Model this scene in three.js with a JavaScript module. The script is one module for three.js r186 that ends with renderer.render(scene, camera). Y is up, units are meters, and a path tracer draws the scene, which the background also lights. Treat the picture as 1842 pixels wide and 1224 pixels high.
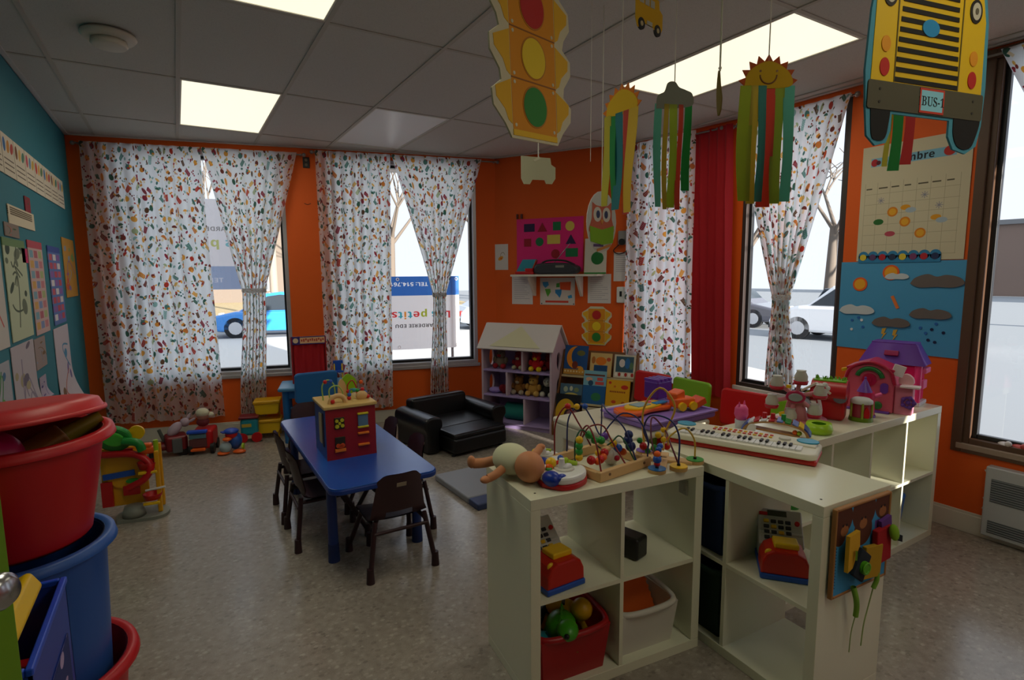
import * as THREE from 'three';
import { mergeGeometries } from 'three/addons/utils/BufferGeometryUtils.js';
import { RoundedBoxGeometry } from 'three/addons/geometries/RoundedBoxGeometry.js';
import { RectAreaLightUniformsLib } from 'three/addons/lights/RectAreaLightUniformsLib.js';
RectAreaLightUniformsLib.init();

// ---------- camera, sky, sun, exposure ----------
const scene = new THREE.Scene();
const camera = new THREE.PerspectiveCamera(63.19, 1842 / 1224, 0.05, 200);
const DEG = Math.PI / 180;
camera.rotation.order = 'YXZ';
camera.position.set(0, 1.52, 0);
camera.rotation.set(-6.85 * DEG, -31.05 * DEG, -0.4 * DEG);
scene.add(camera);
const renderer = new THREE.WebGLRenderer({ antialias: true });
renderer.toneMapping = THREE.LinearToneMapping;
renderer.toneMappingExposure = 1.58;
renderer.shadowMap.enabled = true;
scene.background = new THREE.Color().setRGB(0.62, 0.68, 0.77);          // bright hazy winter sky
const SUN_DIR = new THREE.Vector3(-0.15, -0.21, -1.0).normalize();
const sun = new THREE.DirectionalLight(new THREE.Color().setRGB(1, 0.93, 0.82), 10);
sun.position.copy(SUN_DIR).multiplyScalar(-20).add(new THREE.Vector3(2, 1, -3));
sun.target.position.set(2, 1, -3);
sun.castShadow = true; sun.shadow.mapSize.set(4096, 4096); sun.shadow.bias = -0.0005;
Object.assign(sun.shadow.camera, { left: -14, right: 14, top: 14, bottom: -14, near: 0.5, far: 70 });
scene.add(sun, sun.target);

// ---------- kit ----------
let seed = 7;
const rnd = () => { seed = (seed * 1664525 + 1013904223) >>> 0; return seed / 4294967296; };
const rr = (a, b) => a + (b - a) * rnd();
const V = (x, y, z) => new THREE.Vector3(x, y, z);
const mats = new Map();
function M(color, o = {}) {                                              // plain material, cached
  const k = color + JSON.stringify(o);
  if (!mats.has(k)) {
    const Cl = (o.transmission || o.clearcoat || o.sheen) ? THREE.MeshPhysicalMaterial : THREE.MeshStandardMaterial;
    mats.set(k, new Cl({ color, roughness: 0.5, side: THREE.DoubleSide, ...o }));
  }
  return mats.get(k);
}
const X = (g, p = [0, 0, 0], r = [0, 0, 0], s) => {
  g = g.index ? g.toNonIndexed() : g;
  const m = new THREE.Matrix4().compose(V(...p), new THREE.Quaternion().setFromEuler(new THREE.Euler(...r)), s ? (Array.isArray(s) ? V(...s) : V(s, s, s)) : V(1, 1, 1));
  g.applyMatrix4(m); return g;
};
const B = (w, h, d, p, r, bev = 0) => X(bev ? new RoundedBoxGeometry(w, h, d, 2, Math.min(bev, w / 2.01, h / 2.01, d / 2.01)) : new THREE.BoxGeometry(w, h, d), p, r);
const B2 = (x0, x1, y0, y1, z0, z1, bev) => B(x1 - x0, y1 - y0, z1 - z0, [(x0 + x1) / 2, (y0 + y1) / 2, (z0 + z1) / 2], undefined, bev);
const Cy = (rt, rb, h, p, r, n = 20, open = false) => X(new THREE.CylinderGeometry(rt, rb, h, n, 1, open), p, r);
const Sp = (rad, p, s, n = 18, r) => X(new THREE.SphereGeometry(rad, n, Math.max(8, n * 0.7 | 0)), p, r, s);
const To = (R, t, p, r, arc = Math.PI * 2, n = 28) => X(new THREE.TorusGeometry(R, t, 8, n, arc), p, r);
const La = (prof, p, r, n = 28, s) => X(new THREE.LatheGeometry(prof.map(a => new THREE.Vector2(...a)), n), p, r, s);
const Tb = (pts, rad, n = 32, closed = false, k = 8) => X(new THREE.TubeGeometry(new THREE.CatmullRomCurve3(pts.map(a => V(...a)), closed, 'centripetal'), n, rad, k, closed));
const Rod = (a, b, rad, n = 10, rb = rad) => {
  const A = V(...a), Bv = V(...b), d = Bv.clone().sub(A), g = new THREE.CylinderGeometry(rad, rb, d.length(), n);
  const q = new THREE.Quaternion().setFromUnitVectors(V(0, 1, 0), d.clone().normalize());
  const ng = g.toNonIndexed(); ng.applyMatrix4(new THREE.Matrix4().compose(A.add(Bv).multiplyScalar(0.5), q, V(1, 1, 1))); return ng;
};
const Shp = pts => { const s = new THREE.Shape(); pts.forEach(([x, y], i) => i ? s.lineTo(x, y) : s.moveTo(x, y)); s.closePath(); return s; };
const Spl = pts => { const s = new THREE.Shape(); s.moveTo(...pts[0]); s.splineThru([...pts.slice(1), pts[0]].map(a => new THREE.Vector2(...a))); return s; };
const Ell = (rx, ry, cx = 0, cy = 0) => { const s = new THREE.Shape(); s.absellipse(cx, cy, rx, ry, 0, Math.PI * 2); return s; };
const RRect = (w, h, r, cx = 0, cy = 0) => {
  const s = new THREE.Shape(), x = cx - w / 2, y = cy - h / 2;
  s.moveTo(x + r, y); s.lineTo(x + w - r, y); s.absarc(x + w - r, y + r, r, -Math.PI / 2, 0); s.lineTo(x + w, y + h - r); s.absarc(x + w - r, y + h - r, r, 0, Math.PI / 2);
  s.lineTo(x + r, y + h); s.absarc(x + r, y + h - r, r, Math.PI / 2, Math.PI); s.lineTo(x, y + r); s.absarc(x + r, y + r, r, Math.PI, Math.PI * 1.5); return s;
};
const Ex = (shape, d, p, r, bev = 0, curve = 12) => {                     // extruded about z = 0
  const g = new THREE.ExtrudeGeometry(shape, { depth: Math.max(d - 2 * bev, 1e-4), bevelEnabled: bev > 0, bevelSize: bev, bevelOffset: -bev, bevelThickness: bev, bevelSegments: 2, curveSegments: curve });
  g.translate(0, 0, -d / 2 + bev); return X(g, p, r);
};
const used = new Map();
const numbered = n => { const k = used.get(n) ?? 0; used.set(n, k + 1); return k ? n + '_' + String(k).padStart(3, '0') : n; };
function join(geos) {
  const list = geos.flat(9).map(g => { const h = g.index ? g.toNonIndexed() : g; for (const k of Object.keys(h.attributes)) if (!['position', 'normal', 'uv'].includes(k)) h.deleteAttribute(k); return h; });
  return list.length > 1 ? mergeGeometries(list) : list[0];
}
const SPLIT = new Set('wheel ear leg arm eye tire grille_edge corner_post yellow_lip panel window flag foot red_cup yellow_bar orange_bar eye_white pupil screw wheel_hub lightning gable_trim shelf_toys side_wing frame_post side_balcony wood_figure navy_end peg spout'.split(' '));
function part(parent, name, mat, ...geos) {
  if (geos.length > 1 && SPLIT.has(name)) { const all = geos.map(g => part(parent, name, mat, g)); return all[0]; }
  const m = new THREE.Mesh(join(geos), mat); m.name = name; parent.add(m); return m; }
function tag(o, label, category, group) { o.userData.label = label; o.userData.category = category; if (group) o.userData.group = group; return o; }
function thing(name, label, category, p = [0, 0, 0], ry = 0, group) {
  const o = new THREE.Group(); o.name = numbered(name); o.position.set(...p); o.rotation.y = ry; scene.add(o); return tag(o, label, category, group);
}
function single(name, label, category, mat, geos, p = [0, 0, 0], ry = 0, group) {
  const m = part(scene, numbered(name), mat, geos); m.position.set(...p); m.rotation.y = ry; return tag(m, label, category, group);
}
function struct(name, label, category, mat, geos, p = [0, 0, 0], ry = 0) {
  const m = geos ? part(scene, name, mat, geos) : new THREE.Group(); m.name = name; scene.add(m); m.position.set(...p); m.rotation.y = ry; tag(m, label, category); m.userData.kind = 'structure'; return m;
}
function again(src, label, p, ry = 0) { const c = src.clone(); c.name = numbered(src.name.replace(/_\d+$/, '')); c.userData = { ...src.userData, label }; c.position.set(...p); c.rotation.y = ry; scene.add(c); return c; }
function canvasTex(w, h, draw, rep) {
  const c = document.createElement('canvas'); c.width = w; c.height = h; draw(c.getContext('2d'), w, h);
  const t = new THREE.CanvasTexture(c); t.colorSpace = THREE.SRGBColorSpace; t.magFilter = THREE.LinearFilter;
  if (rep) { t.wrapS = t.wrapT = THREE.RepeatWrapping; t.repeat.set(...rep); } return t;
}
function dataTex(n, f, rep, srgb = true) {
  const d = new Uint8Array(n * n * 4);
  for (let y = 0; y < n; y++) for (let x = 0; x < n; x++) { const c = f(x, y), i = (y * n + x) * 4; d[i] = c[0]; d[i + 1] = c[1]; d[i + 2] = c[2]; d[i + 3] = 255; }
  const t = new THREE.DataTexture(d, n, n); t.wrapS = t.wrapT = THREE.RepeatWrapping; t.magFilter = THREE.LinearFilter; t.minFilter = THREE.LinearMipmapLinearFilter; t.generateMipmaps = true;
  if (srgb) t.colorSpace = THREE.SRGBColorSpace; if (rep) t.repeat.set(...rep); t.needsUpdate = true; return t;
}
// wall frames: s runs along the wall, y up, off into the room
const frame = (x, z, x1, z1) => { const L = Math.hypot(x1 - x, z1 - z), u = [(x1 - x) / L, (z1 - z) / L]; return { x, z, u, n: [-u[1], u[0]], L, ry: -Math.atan2(u[1], u[0]) }; };
const at = (f, s, y, off = 0) => [f.x + f.u[0] * s + f.n[0] * off, y, f.z + f.u[1] * s + f.n[1] * off];
const BACK = frame(-0.72, -6.10, 2.93, -5.20), CORN = frame(2.93, -5.20, 3.7235, -3.928), RT1 = frame(3.7235, -3.928, 3.86, -2.95), RT2 = frame(3.86, -2.95, 3.86, 4.4), LEFT = frame(-0.73, 4.4, -0.73, -6.1);
const HC = 2.715;

// ---------- common materials ----------
const orangeWall = M('#e25c04', { roughness: 0.7 }), tealWall = M('#15707f', { roughness: 0.7 }), offWhite = M('#d8d2c2', { roughness: 0.55 });
const laminate = M('#e8e7cc', { roughness: 0.24 });
const black = M('#0b0b0d', { roughness: 0.45 }), white = M('#e8e8e6', { roughness: 0.5 }), steel = M('#b9b9bb', { metalness: 1, roughness: 0.25 });
const paper = M('#e9e6df', { roughness: 0.9 });
const pl = c => M(c, { roughness: 0.35 });                                // toy plastic
const RED = pl('#c8141a'), YEL = pl('#f0c212'), GRN = pl('#2f9a3a'), BLU = pl('#1d54b8'), ORG = pl('#f2661a'), PUR = pl('#6f3fa8'), PNK = pl('#ef5c9a'), LIME = pl('#a8cc22'), WHT = pl('#ececea'), TEAL = pl('#2a9aa0');
const wood = M('#d9b077', { roughness: 0.5 }), cord = M('#e8e4d8', { roughness: 0.8 });
// ---------- floor ----------
const floorTex = (() => {
  const n = 512; const coarse = new Float32Array(64 * 64).map(() => rnd());
  const cs = (x, y) => { const fx = x / 8, fy = y / 8, ix = fx | 0, iy = fy | 0, tx = fx - ix, ty = fy - iy, g = (a, b) => coarse[((b & 63) << 6) + (a & 63)]; return (g(ix, iy) * (1 - tx) + g(ix + 1, iy) * tx) * (1 - ty) + (g(ix, iy + 1) * (1 - tx) + g(ix + 1, iy + 1) * tx) * ty; };
  const chips = []; for (let i = 0; i < 2600; i++) chips.push([rnd() * n, rnd() * n, rr(1.2, 4), rr(-18, 20), rr(-3, 5)]);
  const buf = new Float32Array(n * n);
  for (const [cx, cy, r, v] of chips) for (let y = -5; y <= 5; y++) for (let x = -5; x <= 5; x++) if (x * x * 0.6 + y * y < r * r) buf[((cy + y + n | 0) % n) * n + ((cx + x + n | 0) % n)] = v;
  return dataTex(n, (x, y) => { const v = buf[y * n + x] + (cs(x, y) - 0.5) * 20 + rr(-6, 6); return [158 + v, 148 + v, 137 + v * 0.9]; });
})();
function planeUV(geo, k) { const p = geo.attributes.position, uv = geo.attributes.uv; for (let i = 0; i < p.count; i++) uv.setXY(i, p.getX(i) * k, p.getZ(i) * k); return geo; }
struct('floor', 'speckled beige vinyl floor with a soft shine', 'floor', new THREE.MeshStandardMaterial({ map: floorTex, roughness: 0.2, side: THREE.DoubleSide }), planeUV(B2(-2.2, 4.4, -0.2, 0, -6.8, 4.7), 0.9));

// ---------- walls with openings ----------
function wallGeos(L, H, t, holes, y0 = -0.2) {                            // holes [s0, s1, ya, yb]; wall lies behind z = 0
  const out = []; let s = 0;
  for (const [a, b, ya, yb] of [...holes].sort((p, q) => p[0] - q[0])) {
    if (a > s) out.push(B2(s, a, y0, H, -t, 0));
    if (ya > y0) out.push(B2(a, b, y0, ya, -t, 0)); if (yb < H) out.push(B2(a, b, yb, H, -t, 0)); s = b;
  }
  if (s < L) out.push(B2(s, L, y0, H, -t, 0)); return out;
}
const HW = 2.95, T = 0.2;
const W1 = [0.30, 1.70, 0.575, 2.64], W2 = [2.10, 3.555, 0.565, 2.64], W3 = [0.015, 0.93, 0.56, 2.64], W4 = [0.08, 0.875, 0.60, 2.66], W5 = [1.615, 2.25, 0.52, 2.68], W7 = [3.0, 3.62, 0.52, 2.68], W6 = [5.1, 6.8, 1.1, 1.78];
const put = (f, geos) => geos.map(g => X(g, at(f, 0, 0), [0, f.ry, 0]));
struct('wall_back', 'orange back wall with two curtained windows', 'wall', orangeWall, put(BACK, [...wallGeos(BACK.L, HW, T, [W1, W2]), B2(-0.3, 0, -0.2, HW, -T, 0), B2(BACK.L, BACK.L + 0.16, -0.2, HW, -T, -0.002)]));
struct('wall_corner', 'orange angled corner wall with the pink shapes poster', 'wall', orangeWall, put(CORN, wallGeos(CORN.L, HW, T, [])));
struct('wall_right', 'orange right wall with three tall windows', 'wall', orangeWall, [...put(RT1, wallGeos(RT1.L, HW, T, [W3])), ...put(RT2, wallGeos(RT2.L + 0.2, HW, 0.1, [W4, W5, W7, W6])), B2(3.86, 4.06, -0.2, HW, -3.03, -2.95), X(B(0.2, HW + 0.2, 0.2, [0.1, HW / 2 - 0.1, -0.1]), at(CORN, CORN.L - 0.03, 0), [0, CORN.ry, 0])]);
struct('wall_left', 'teal left wall covered with posters', 'wall', tealWall, put(LEFT, [...wallGeos(LEFT.L, HW, T, [[4.13, 4.95, 0, 2.05]]), B2(LEFT.L, LEFT.L + 0.3, -0.2, HW, -T, 0)]));
struct('wall_front', 'orange wall behind the viewer', 'wall', orangeWall, B2(-0.93, 4.06, -0.2, HW, 4.4, 4.6));
struct('wall_hall', 'pale hallway walls beyond the green door', 'wall', offWhite, [B2(-2.2, -2.0, -0.2, HW, -1.4, 1.8), B2(-2.2, -0.93, -0.2, HW, -1.4, -1.2), B2(-2.2, -0.93, -0.2, HW, 1.6, 1.8)]);
struct('roof_slab', 'concrete roof slab above the suspended ceiling', 'roof', offWhite, B2(-2.3, 4.3, 2.93, 3.1, -6.9, 4.7));
for (const [name, f, s0, s1] of [['baseboard_back', BACK, 0, BACK.L], ['baseboard_corner', CORN, 0.01, CORN.L], ['baseboard_right', RT2, 0, 7.3], ['baseboard_window', RT1, 0, RT1.L], ['baseboard_left', LEFT, 5.0, LEFT.L]])
  struct(name, 'cream baseboard along the foot of the wall', 'baseboard', offWhite, [B2(s0, s1, 0, 0.11, 0, 0.014, 0.004), B2(s0, s1, 0.1, 0.125, 0, 0.009, 0.003)], at(f, 0, 0), f.ry);

// ---------- suspended ceiling ----------
const tileTex = dataTex(256, (() => { const pits = new Float32Array(65536); for (let i = 0; i < 1500; i++) { const a = rnd() * 65536 | 0; pits[a] = pits[(a + 1) & 65535] = -rr(10, 40); } return (x, y) => { const v = 205 + pits[y * 256 + x] + rr(-5, 5); return [v, v - 2, v - 8]; }; })(), [2, 4]);
const ceil = struct('ceiling', 'grey white suspended tile ceiling with recessed light panels', 'ceiling');
const tileMat = new THREE.MeshStandardMaterial({ map: tileTex, roughness: 0.95, side: THREE.DoubleSide }), barMat = M('#bdb8ae', { roughness: 0.7 });
const RX = i => -1.13 + 0.61 * i, RZ = k => -4.08 + 1.22 * k;
const lamps = new Set(['2,-1', '2,1', '6,1', '4,-1', '4,3', '4,5']);
const tileGeo = B(0.588, 0.016, 1.198);
for (let i = 0; i <= 8; i++) for (let k = -2; k <= 7; k++) {
  const x0 = RX(i), z0 = RZ(k); if (lamps.has(i + ',' + k)) continue;
  if (z0 + 1.22 < -6.4 || x0 > 3.95 || z0 > 4.4) continue;
  const m = new THREE.Mesh(tileGeo, tileMat); m.name = 'ceiling_tile'; m.position.set(x0 + 0.305, HC + 0.014, z0 + 0.61); ceil.add(m);
}
for (let i = 0; i <= 8; i++) part(ceil, 'grid_runner', barMat, B(0.022, 0.014, 11.4, [RX(i), HC + 0.007, -1.0]));
for (let k = -1; k <= 6; k++) part(ceil, 'cross_tee', barMat, B(6.2, 0.012, 0.022, [1.6, HC + 0.0075, RZ(k)]));
for (const [name, f] of [['trim_1', BACK], ['trim_2', CORN], ['trim_3', RT1], ['trim_4', RT2], ['trim_5', LEFT]])
  struct(name, 'white metal angle where the ceiling meets the wall', 'trim', M('#d4d0cc', { roughness: 0.4 }), [B2(0, f.L, HC - 0.004, HC + 0.004, 0, 0.03), B2(0, f.L, HC - 0.004, HC + 0.03, 0, 0.003)], at(f, 0, 0), f.ry);
const panelGlow = new THREE.MeshStandardMaterial({ color: '#f2eed8', emissive: new THREE.Color().setRGB(1.0, 0.95, 0.72), emissiveIntensity: 0.66, roughness: 0.4, side: THREE.DoubleSide });
function ceilingLight(i, k, label, lit) {
  const t = thing('ceiling_light', label, 'ceiling light', [RX(i) + 0.305, HC, RZ(k) + 0.61], 0, 'recessed ceiling lights');
  part(t, 'frame', M('#e4e0d4'), B(0.596, 0.014, 0.014, [0, 0.009, -0.592]), B(0.596, 0.014, 0.014, [0, 0.009, 0.592]), B(0.014, 0.014, 1.17, [-0.291, 0.009, 0]), B(0.014, 0.014, 1.17, [0.291, 0.009, 0]));
  part(t, 'diffuser', lit ? panelGlow : M('#f0efee', { roughness: 0.35 }), B(0.568, 0.005, 1.17, [0, 0.0085, 0]));
  part(t, 'housing', M('#dcdcda'), B(0.59, 0.07, 1.19, [0, 0.055, 0]));
  if (lit) { const l = new THREE.RectAreaLight(new THREE.Color().setRGB(1, 0.95, 0.76), 2.0, 0.56, 1.16); l.position.set(0, -0.004, 0); l.rotation.x = -Math.PI / 2; t.add(l); }
}
ceilingLight(2, -1, 'lit square-looking ceiling panel above the white curtains', true);
ceilingLight(2, 1, 'lit ceiling panel cut by the top edge of the photo', true);
ceilingLight(6, 1, 'long lit ceiling panel behind the hanging paper sun', true);
ceilingLight(4, 3, 'lit ceiling panel just above the viewer, out of the photo', true);
ceilingLight(4, 5, 'lit ceiling panel well behind the viewer, out of the photo', true);
ceilingLight(4, -1, 'unlit pale ceiling panel between two lit ones', false);
{ const t = thing('smoke_alarm', 'round off-white ceiling vent on a tile by the teal wall', 'vent', [-0.207, HC, -3.52]);
  part(t, 'base', offWhite, La([[0, 0], [0.115, 0], [0.12, -0.012], [0.105, -0.03], [0, -0.03]])); part(t, 'cap', offWhite, La([[0, -0.028], [0.075, -0.03], [0.08, -0.05], [0.07, -0.062], [0, -0.064]])); }

// ---------- windows ----------
const glass = new THREE.MeshPhysicalMaterial({ color: '#ffffff', transmission: 1, roughness: 0, thickness: 0, ior: 1.45, side: THREE.DoubleSide });
const winDark = M('#15161a', { roughness: 0.4 }), winAlu = M('#b8b4b8', { roughness: 0.35, metalness: 0.4 }), winBrown = M('#5a3f2c', { roughness: 0.5 });
const bars = (a, b, y0, y1, w, z0, z1) => [B2(a, a + w, y0, y1, z0, z1, 0.004), B2(b - w, b, y0, y1, z0, z1, 0.004), B2(a + w, b - w, y0, y0 + w, z0, z1, 0.004), B2(a + w, b - w, y1 - w, y1, z0, z1, 0.004)];
function windowUnit(n, f, [a, b, y0, y1], o = {}) {
  const t = struct('window_' + n, o.label, 'window', null, null, at(f, 0, 0), f.ry), d = o.thin ? 0.5 : 1;
  part(t, 'outer_frame', o.outer ?? winAlu, bars(a, b, y0, y1, 0.035, -0.11 * d, -0.0));
  part(t, 'sash_frame', winDark, bars(a + 0.03, b - 0.03, y0 + 0.03, y1 - 0.03, 0.03, -0.14 * d, -0.07 * d));
  part(t, 'pane', glass, X(new THREE.PlaneGeometry(b - a - 0.1, y1 - y0 - 0.1), [(a + b) / 2, (y0 + y1) / 2, -0.105 * d]));
  part(t, 'sill', o.sill ?? winAlu, B2(a - 0.02, b + 0.02, y0 - 0.03, y0 + 0.004, -0.1 * d, 0.02, 0.005));
  return t;
}
windowUnit(1, BACK, W1, { label: 'back wall window with the blue car outside' });
windowUnit(2, BACK, W2, { label: 'back wall window with the upside-down banner outside' });
windowUnit(3, RT1, W3, { label: 'narrow corner window behind the patterned curtain' });
windowUnit(4, RT2, W4, { label: 'right wall window with parked white car outside', thin: 1, outer: M('#3c3230', { roughness: 0.4 }), sill: M('#e6e4de') });
windowUnit(7, RT2, W7, { label: 'right wall window beside the viewer', thin: 1, outer: winBrown, sill: M('#a08d7c', { roughness: 0.5 }) });
windowUnit(6, RT2, W6, { label: 'tall window in the right wall behind the viewer', thin: 1, outer: winBrown, sill: M('#a08d7c', { roughness: 0.5 }) });
windowUnit(5, RT2, W5, { label: 'deep dark framed window at the right edge', thin: 1, outer: winBrown, sill: M('#a08d7c', { roughness: 0.5 }) });
{ const w5 = scene.getObjectByName('window_5'); part(w5, 'casing', winBrown, bars(W5[0] - 0.045, W5[1] + 0.045, W5[2] - 0.05, W5[3] + 0.02, 0.05, 0, 0.016)); part(w5, 'reveal', M('#cfc3b8', { roughness: 0.5 }), B2(W5[0] - 0.002, W5[0] + 0.004, W5[2], W5[3], -0.04, 0)); }

// ---------- curtains ----------
const curtainTex = canvasTex(1024, 1024, (g, w, h) => {
  g.fillStyle = '#f0f4f6'; g.fillRect(0, 0, w, h);
  const cols = ['#b5301f', '#d98a2b', '#e0b25a', '#7a2a1e', '#2f5d4a', '#4d7f74', '#8c2436', '#c9762f', '#5a3a22', '#a9b98a', '#e7a23c', '#8fb9b2', '#3f7068', '#6b2a20'];
  const cell = 64, N = Math.round(w / cell);
  const blob = (x, y, f) => { for (const dx of [-w, 0, w]) for (const dy of [-h, 0, h]) { if (x + dx < -70 || x + dx > w + 70 || y + dy < -70 || y + dy > h + 70) continue; g.save(); g.translate(x + dx, y + dy); f(); g.restore(); } };
  for (let j = 0; j < N; j++) for (let i = 0; i < N; i++) {
    const x = (i + 0.5 + (j % 2) * 0.4 + rr(-0.25, 0.25)) * cell, y = (j + 0.5 + rr(-0.25, 0.25)) * cell, a = rr(-1, 1), k = rnd(), c = cols[rnd() * cols.length | 0], c2 = cols[rnd() * cols.length | 0], z = rr(0.8, 1.3);
    blob(x, y, () => {
      g.rotate(a); g.scale(z, z); g.fillStyle = c;
      if (k < 0.26) { g.beginPath(); g.ellipse(0, 0, 9, 20, 0, 0, 7); g.fill(); g.fillStyle = c2; g.fillRect(-1, -18, 2, 44); }
      else if (k < 0.42) { g.beginPath(); g.arc(0, -4, 16, Math.PI, 0); g.fill(); g.fillStyle = '#ead9b4'; g.fillRect(-6, -4, 12, 20); }
      else if (k < 0.56) { g.beginPath(); g.ellipse(0, 4, 18, 15, 0, 0, 7); g.fill(); g.fillStyle = c2; g.fillRect(-3, -18, 6, 9); }
      else if (k < 0.70) { g.beginPath(); g.moveTo(0, -26); g.lineTo(11, 0); g.lineTo(-11, 0); g.fill(); g.fillStyle = '#efe3cf'; g.beginPath(); g.arc(0, 6, 10, 0, 7); g.fill(); g.fillStyle = c2; g.fillRect(-10, 13, 20, 12); }
      else if (k < 0.86) { g.strokeStyle = c; g.lineWidth = 3; g.beginPath(); g.moveTo(0, 24); g.lineTo(0, -22); g.stroke(); for (let q = -2; q < 3; q++) { g.beginPath(); g.ellipse(7, q * 9, 8, 4, -0.6, 0, 7); g.fill(); g.beginPath(); g.ellipse(-7, q * 9, 8, 4, 0.6, 0, 7); g.fill(); } }
      else for (let q = 0; q < 4; q++) { g.beginPath(); g.arc(rr(-18, 18), rr(-18, 18), rr(4, 7), 0, 7); g.fill(); }
    });
    for (let q = 0; q < 2; q++) { const c3 = cols[rnd() * cols.length | 0], r3 = rr(3, 8), a3 = rr(0, 3); blob(x + rr(-40, 40), y + rr(-40, 40), () => { g.rotate(a3); g.fillStyle = c3; g.beginPath(); g.ellipse(0, 0, r3, r3 * 1.6, 0, 0, 7); g.fill(); }); }
  }
}, [1, 1]);
const cloth = new THREE.MeshPhysicalMaterial({ map: curtainTex, roughness: 1, transmission: 0.85, thickness: 0, side: THREE.DoubleSide });
const redCloth = new THREE.MeshPhysicalMaterial({ color: '#a8101c', roughness: 0.9, transmission: 0.06, thickness: 0, side: THREE.DoubleSide });
function sheet(f, edge, folds, amp, off, uw, o = {}) {                    // edge(v) -> [sLeft, sRight, y]; v 0 top .. 1 bottom
  const nu = folds * 10, nv = 60, pos = [], uv = [], idx = [], ph = rnd() * 6;
  for (let j = 0; j <= nv; j++) {
    const v = j / nv, [a, b, yb] = edge(v), [a0, b0] = edge(0), top = edge(0)[2], bot = edge(1)[2], squeeze = Math.min(1, (b - a) / (b0 - a0));
    for (let i = 0; i <= nu; i++) {
      const u = i / nu, w = u * folds * Math.PI * 2 + ph + Math.sin(v * 3 + u * 9) * 0.5, am = amp * (0.35 + 0.65 * Math.min(1, v * 4)) * (0.55 + 0.45 / Math.max(squeeze, 0.35)) * (0.75 + 0.25 * Math.sin(u * 17 + ph));
      const s = a + (b - a) * u + Math.cos(w) * am * 0.3, y = top + (bot - top) * v + (v > 0.98 ? Math.sin(u * 21) * 0.006 : 0);
      const P = at(f, s, y, off + Math.sin(w) * am * Math.min(1, (b - a) / 0.15)); pos.push(...P); uv.push(u * uw / 1.35, (bot - top) * v / 1.35);
    }
  }
  for (let j = 0; j < nv; j++) for (let i = 0; i < nu; i++) { const k = j * (nu + 1) + i; idx.push(k, k + nu + 1, k + 1, k + 1, k + nu + 1, k + nu + 2); }
  const g = new THREE.BufferGeometry(); g.setAttribute('position', new THREE.Float32BufferAttribute(pos, 3)); g.setAttribute('uv', new THREE.Float32BufferAttribute(uv, 2)); g.setIndex(idx); g.computeVertexNormals(); return g;
}
const mix = (a, b, t) => a + (b - a) * t, sm = t => { t = Math.min(1, Math.max(0, t)); return t * t * (3 - 2 * t); };
function hang(label, f, [a0, b0, a1, b1], yt, yb, folds, uw, off = 0.075, mat = cloth, name = 'curtain') {
  const t = thing(name, label, 'curtain', [0, 0, 0], 0, 'window curtains');
  part(t, 'panel', mat, sheet(f, v => [mix(a0, a1, v), mix(b0, b1, v), mix(yt, yb, v)], folds, mat === cloth ? 0.026 : 0.036, off, uw)); return t;
}
function tied(label, f, [a0, b0], [ta, tb], [a1, b1], yt, ym, yb, folds, uw, off = 0.075) {
  const vm = (yt - ym) / (yt - yb), t = thing('tied_curtain', label, 'curtain', [0, 0, 0], 0, 'window curtains');
  const prof = (p, q, r) => v => v < vm ? mix(p, q, Math.pow(v / vm, 1.03)) : mix(q, r, sm((v - vm) / (1 - vm)));
  const L = prof(a0, ta, a1), R = prof(b0, tb, b1);
  part(t, 'panel', cloth, sheet(f, v => [L(v), R(v), mix(yt, yb, v)], folds, 0.018, off, uw));
  const c = at(f, (ta + tb) / 2, ym, off), w = (tb - ta) / 2 + 0.012;
  part(t, 'tie_band', cloth, X(La([[w - 0.004, -0.02], [w + 0.002, 0], [w - 0.004, 0.02]], [0, 0, 0], [0, 0, 0], 20, [1, 1, 0.62]), c, [0, f.ry, 0])); return t;
}
function rod(label, f, s0, s1, y, off = 0.075, m = M('#8f8a86', { metalness: 0.6, roughness: 0.35 })) {
  const t = thing('curtain_rod', label, 'curtain rod', [0, 0, 0], 0, 'curtain rods');
  part(t, 'pole', m, Rod(at(f, s0, y, off - 0.022), at(f, s1, y, off - 0.022), 0.007));
  for (const s of [s0, s1]) part(t, 'finial', m, Sp(0.018, at(f, s, y, off - 0.022)));
  for (const s of [s0 + 0.03, s1 - 0.03]) part(t, 'bracket', m, Rod(at(f, s, y, 0), at(f, s, y, off), 0.007));
}
hang('broad patterned curtain beside the teal wall', BACK, [0.12, 1.025, 0.14, 1.08], 2.655, 0.2, 9, 1.5);
tied('tied patterned curtain in front of the blue car window', BACK, [1.035, 1.83], [1.30, 1.49], [1.22, 1.44], 2.655, 1.38, 0.17, 7, 1.2);
hang('patterned curtain behind the wooden activity cube', BACK, [1.99, 2.685, 2.0, 2.64], 2.685, 0.17, 8, 1.2);
tied('tied patterned curtain in front of the banner window', BACK, [2.695, 3.60], [3.075, 3.20], [3.02, 3.21], 2.685, 1.31, 0.24, 8, 1.3);
hang('patterned curtain beside the red curtain in the far corner', RT1, [0.0, 0.70, -0.02, 0.72], 2.67, 0.55, 7, 1.1, 0.13);
hang('plain dark red curtain between two patterned curtains', RT2, [-0.40, 0.03, -0.30, 0.10], 2.665, 0.5, 5, 0.9, 0.1, redCloth, 'red_curtain');
tied('tied patterned curtain in front of the white car window', RT2, [0.04, 0.90], [0.43, 0.55], [0.40, 0.62], 2.66, 1.335, 0.66, 8, 1.3);
tied('tied patterned curtain reaching in at the top right corner', RT2, [1.66, 3.0], [2.3, 2.5], [2.25, 2.6], 2.67, 1.35, 0.5, 10, 1.9, 0.08);
rod('thin rod above the broad patterned curtain', BACK, 0.06, 1.89, 2.64); rod('thin rod above the banner window', BACK, 1.96, 3.78, 2.67);
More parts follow.
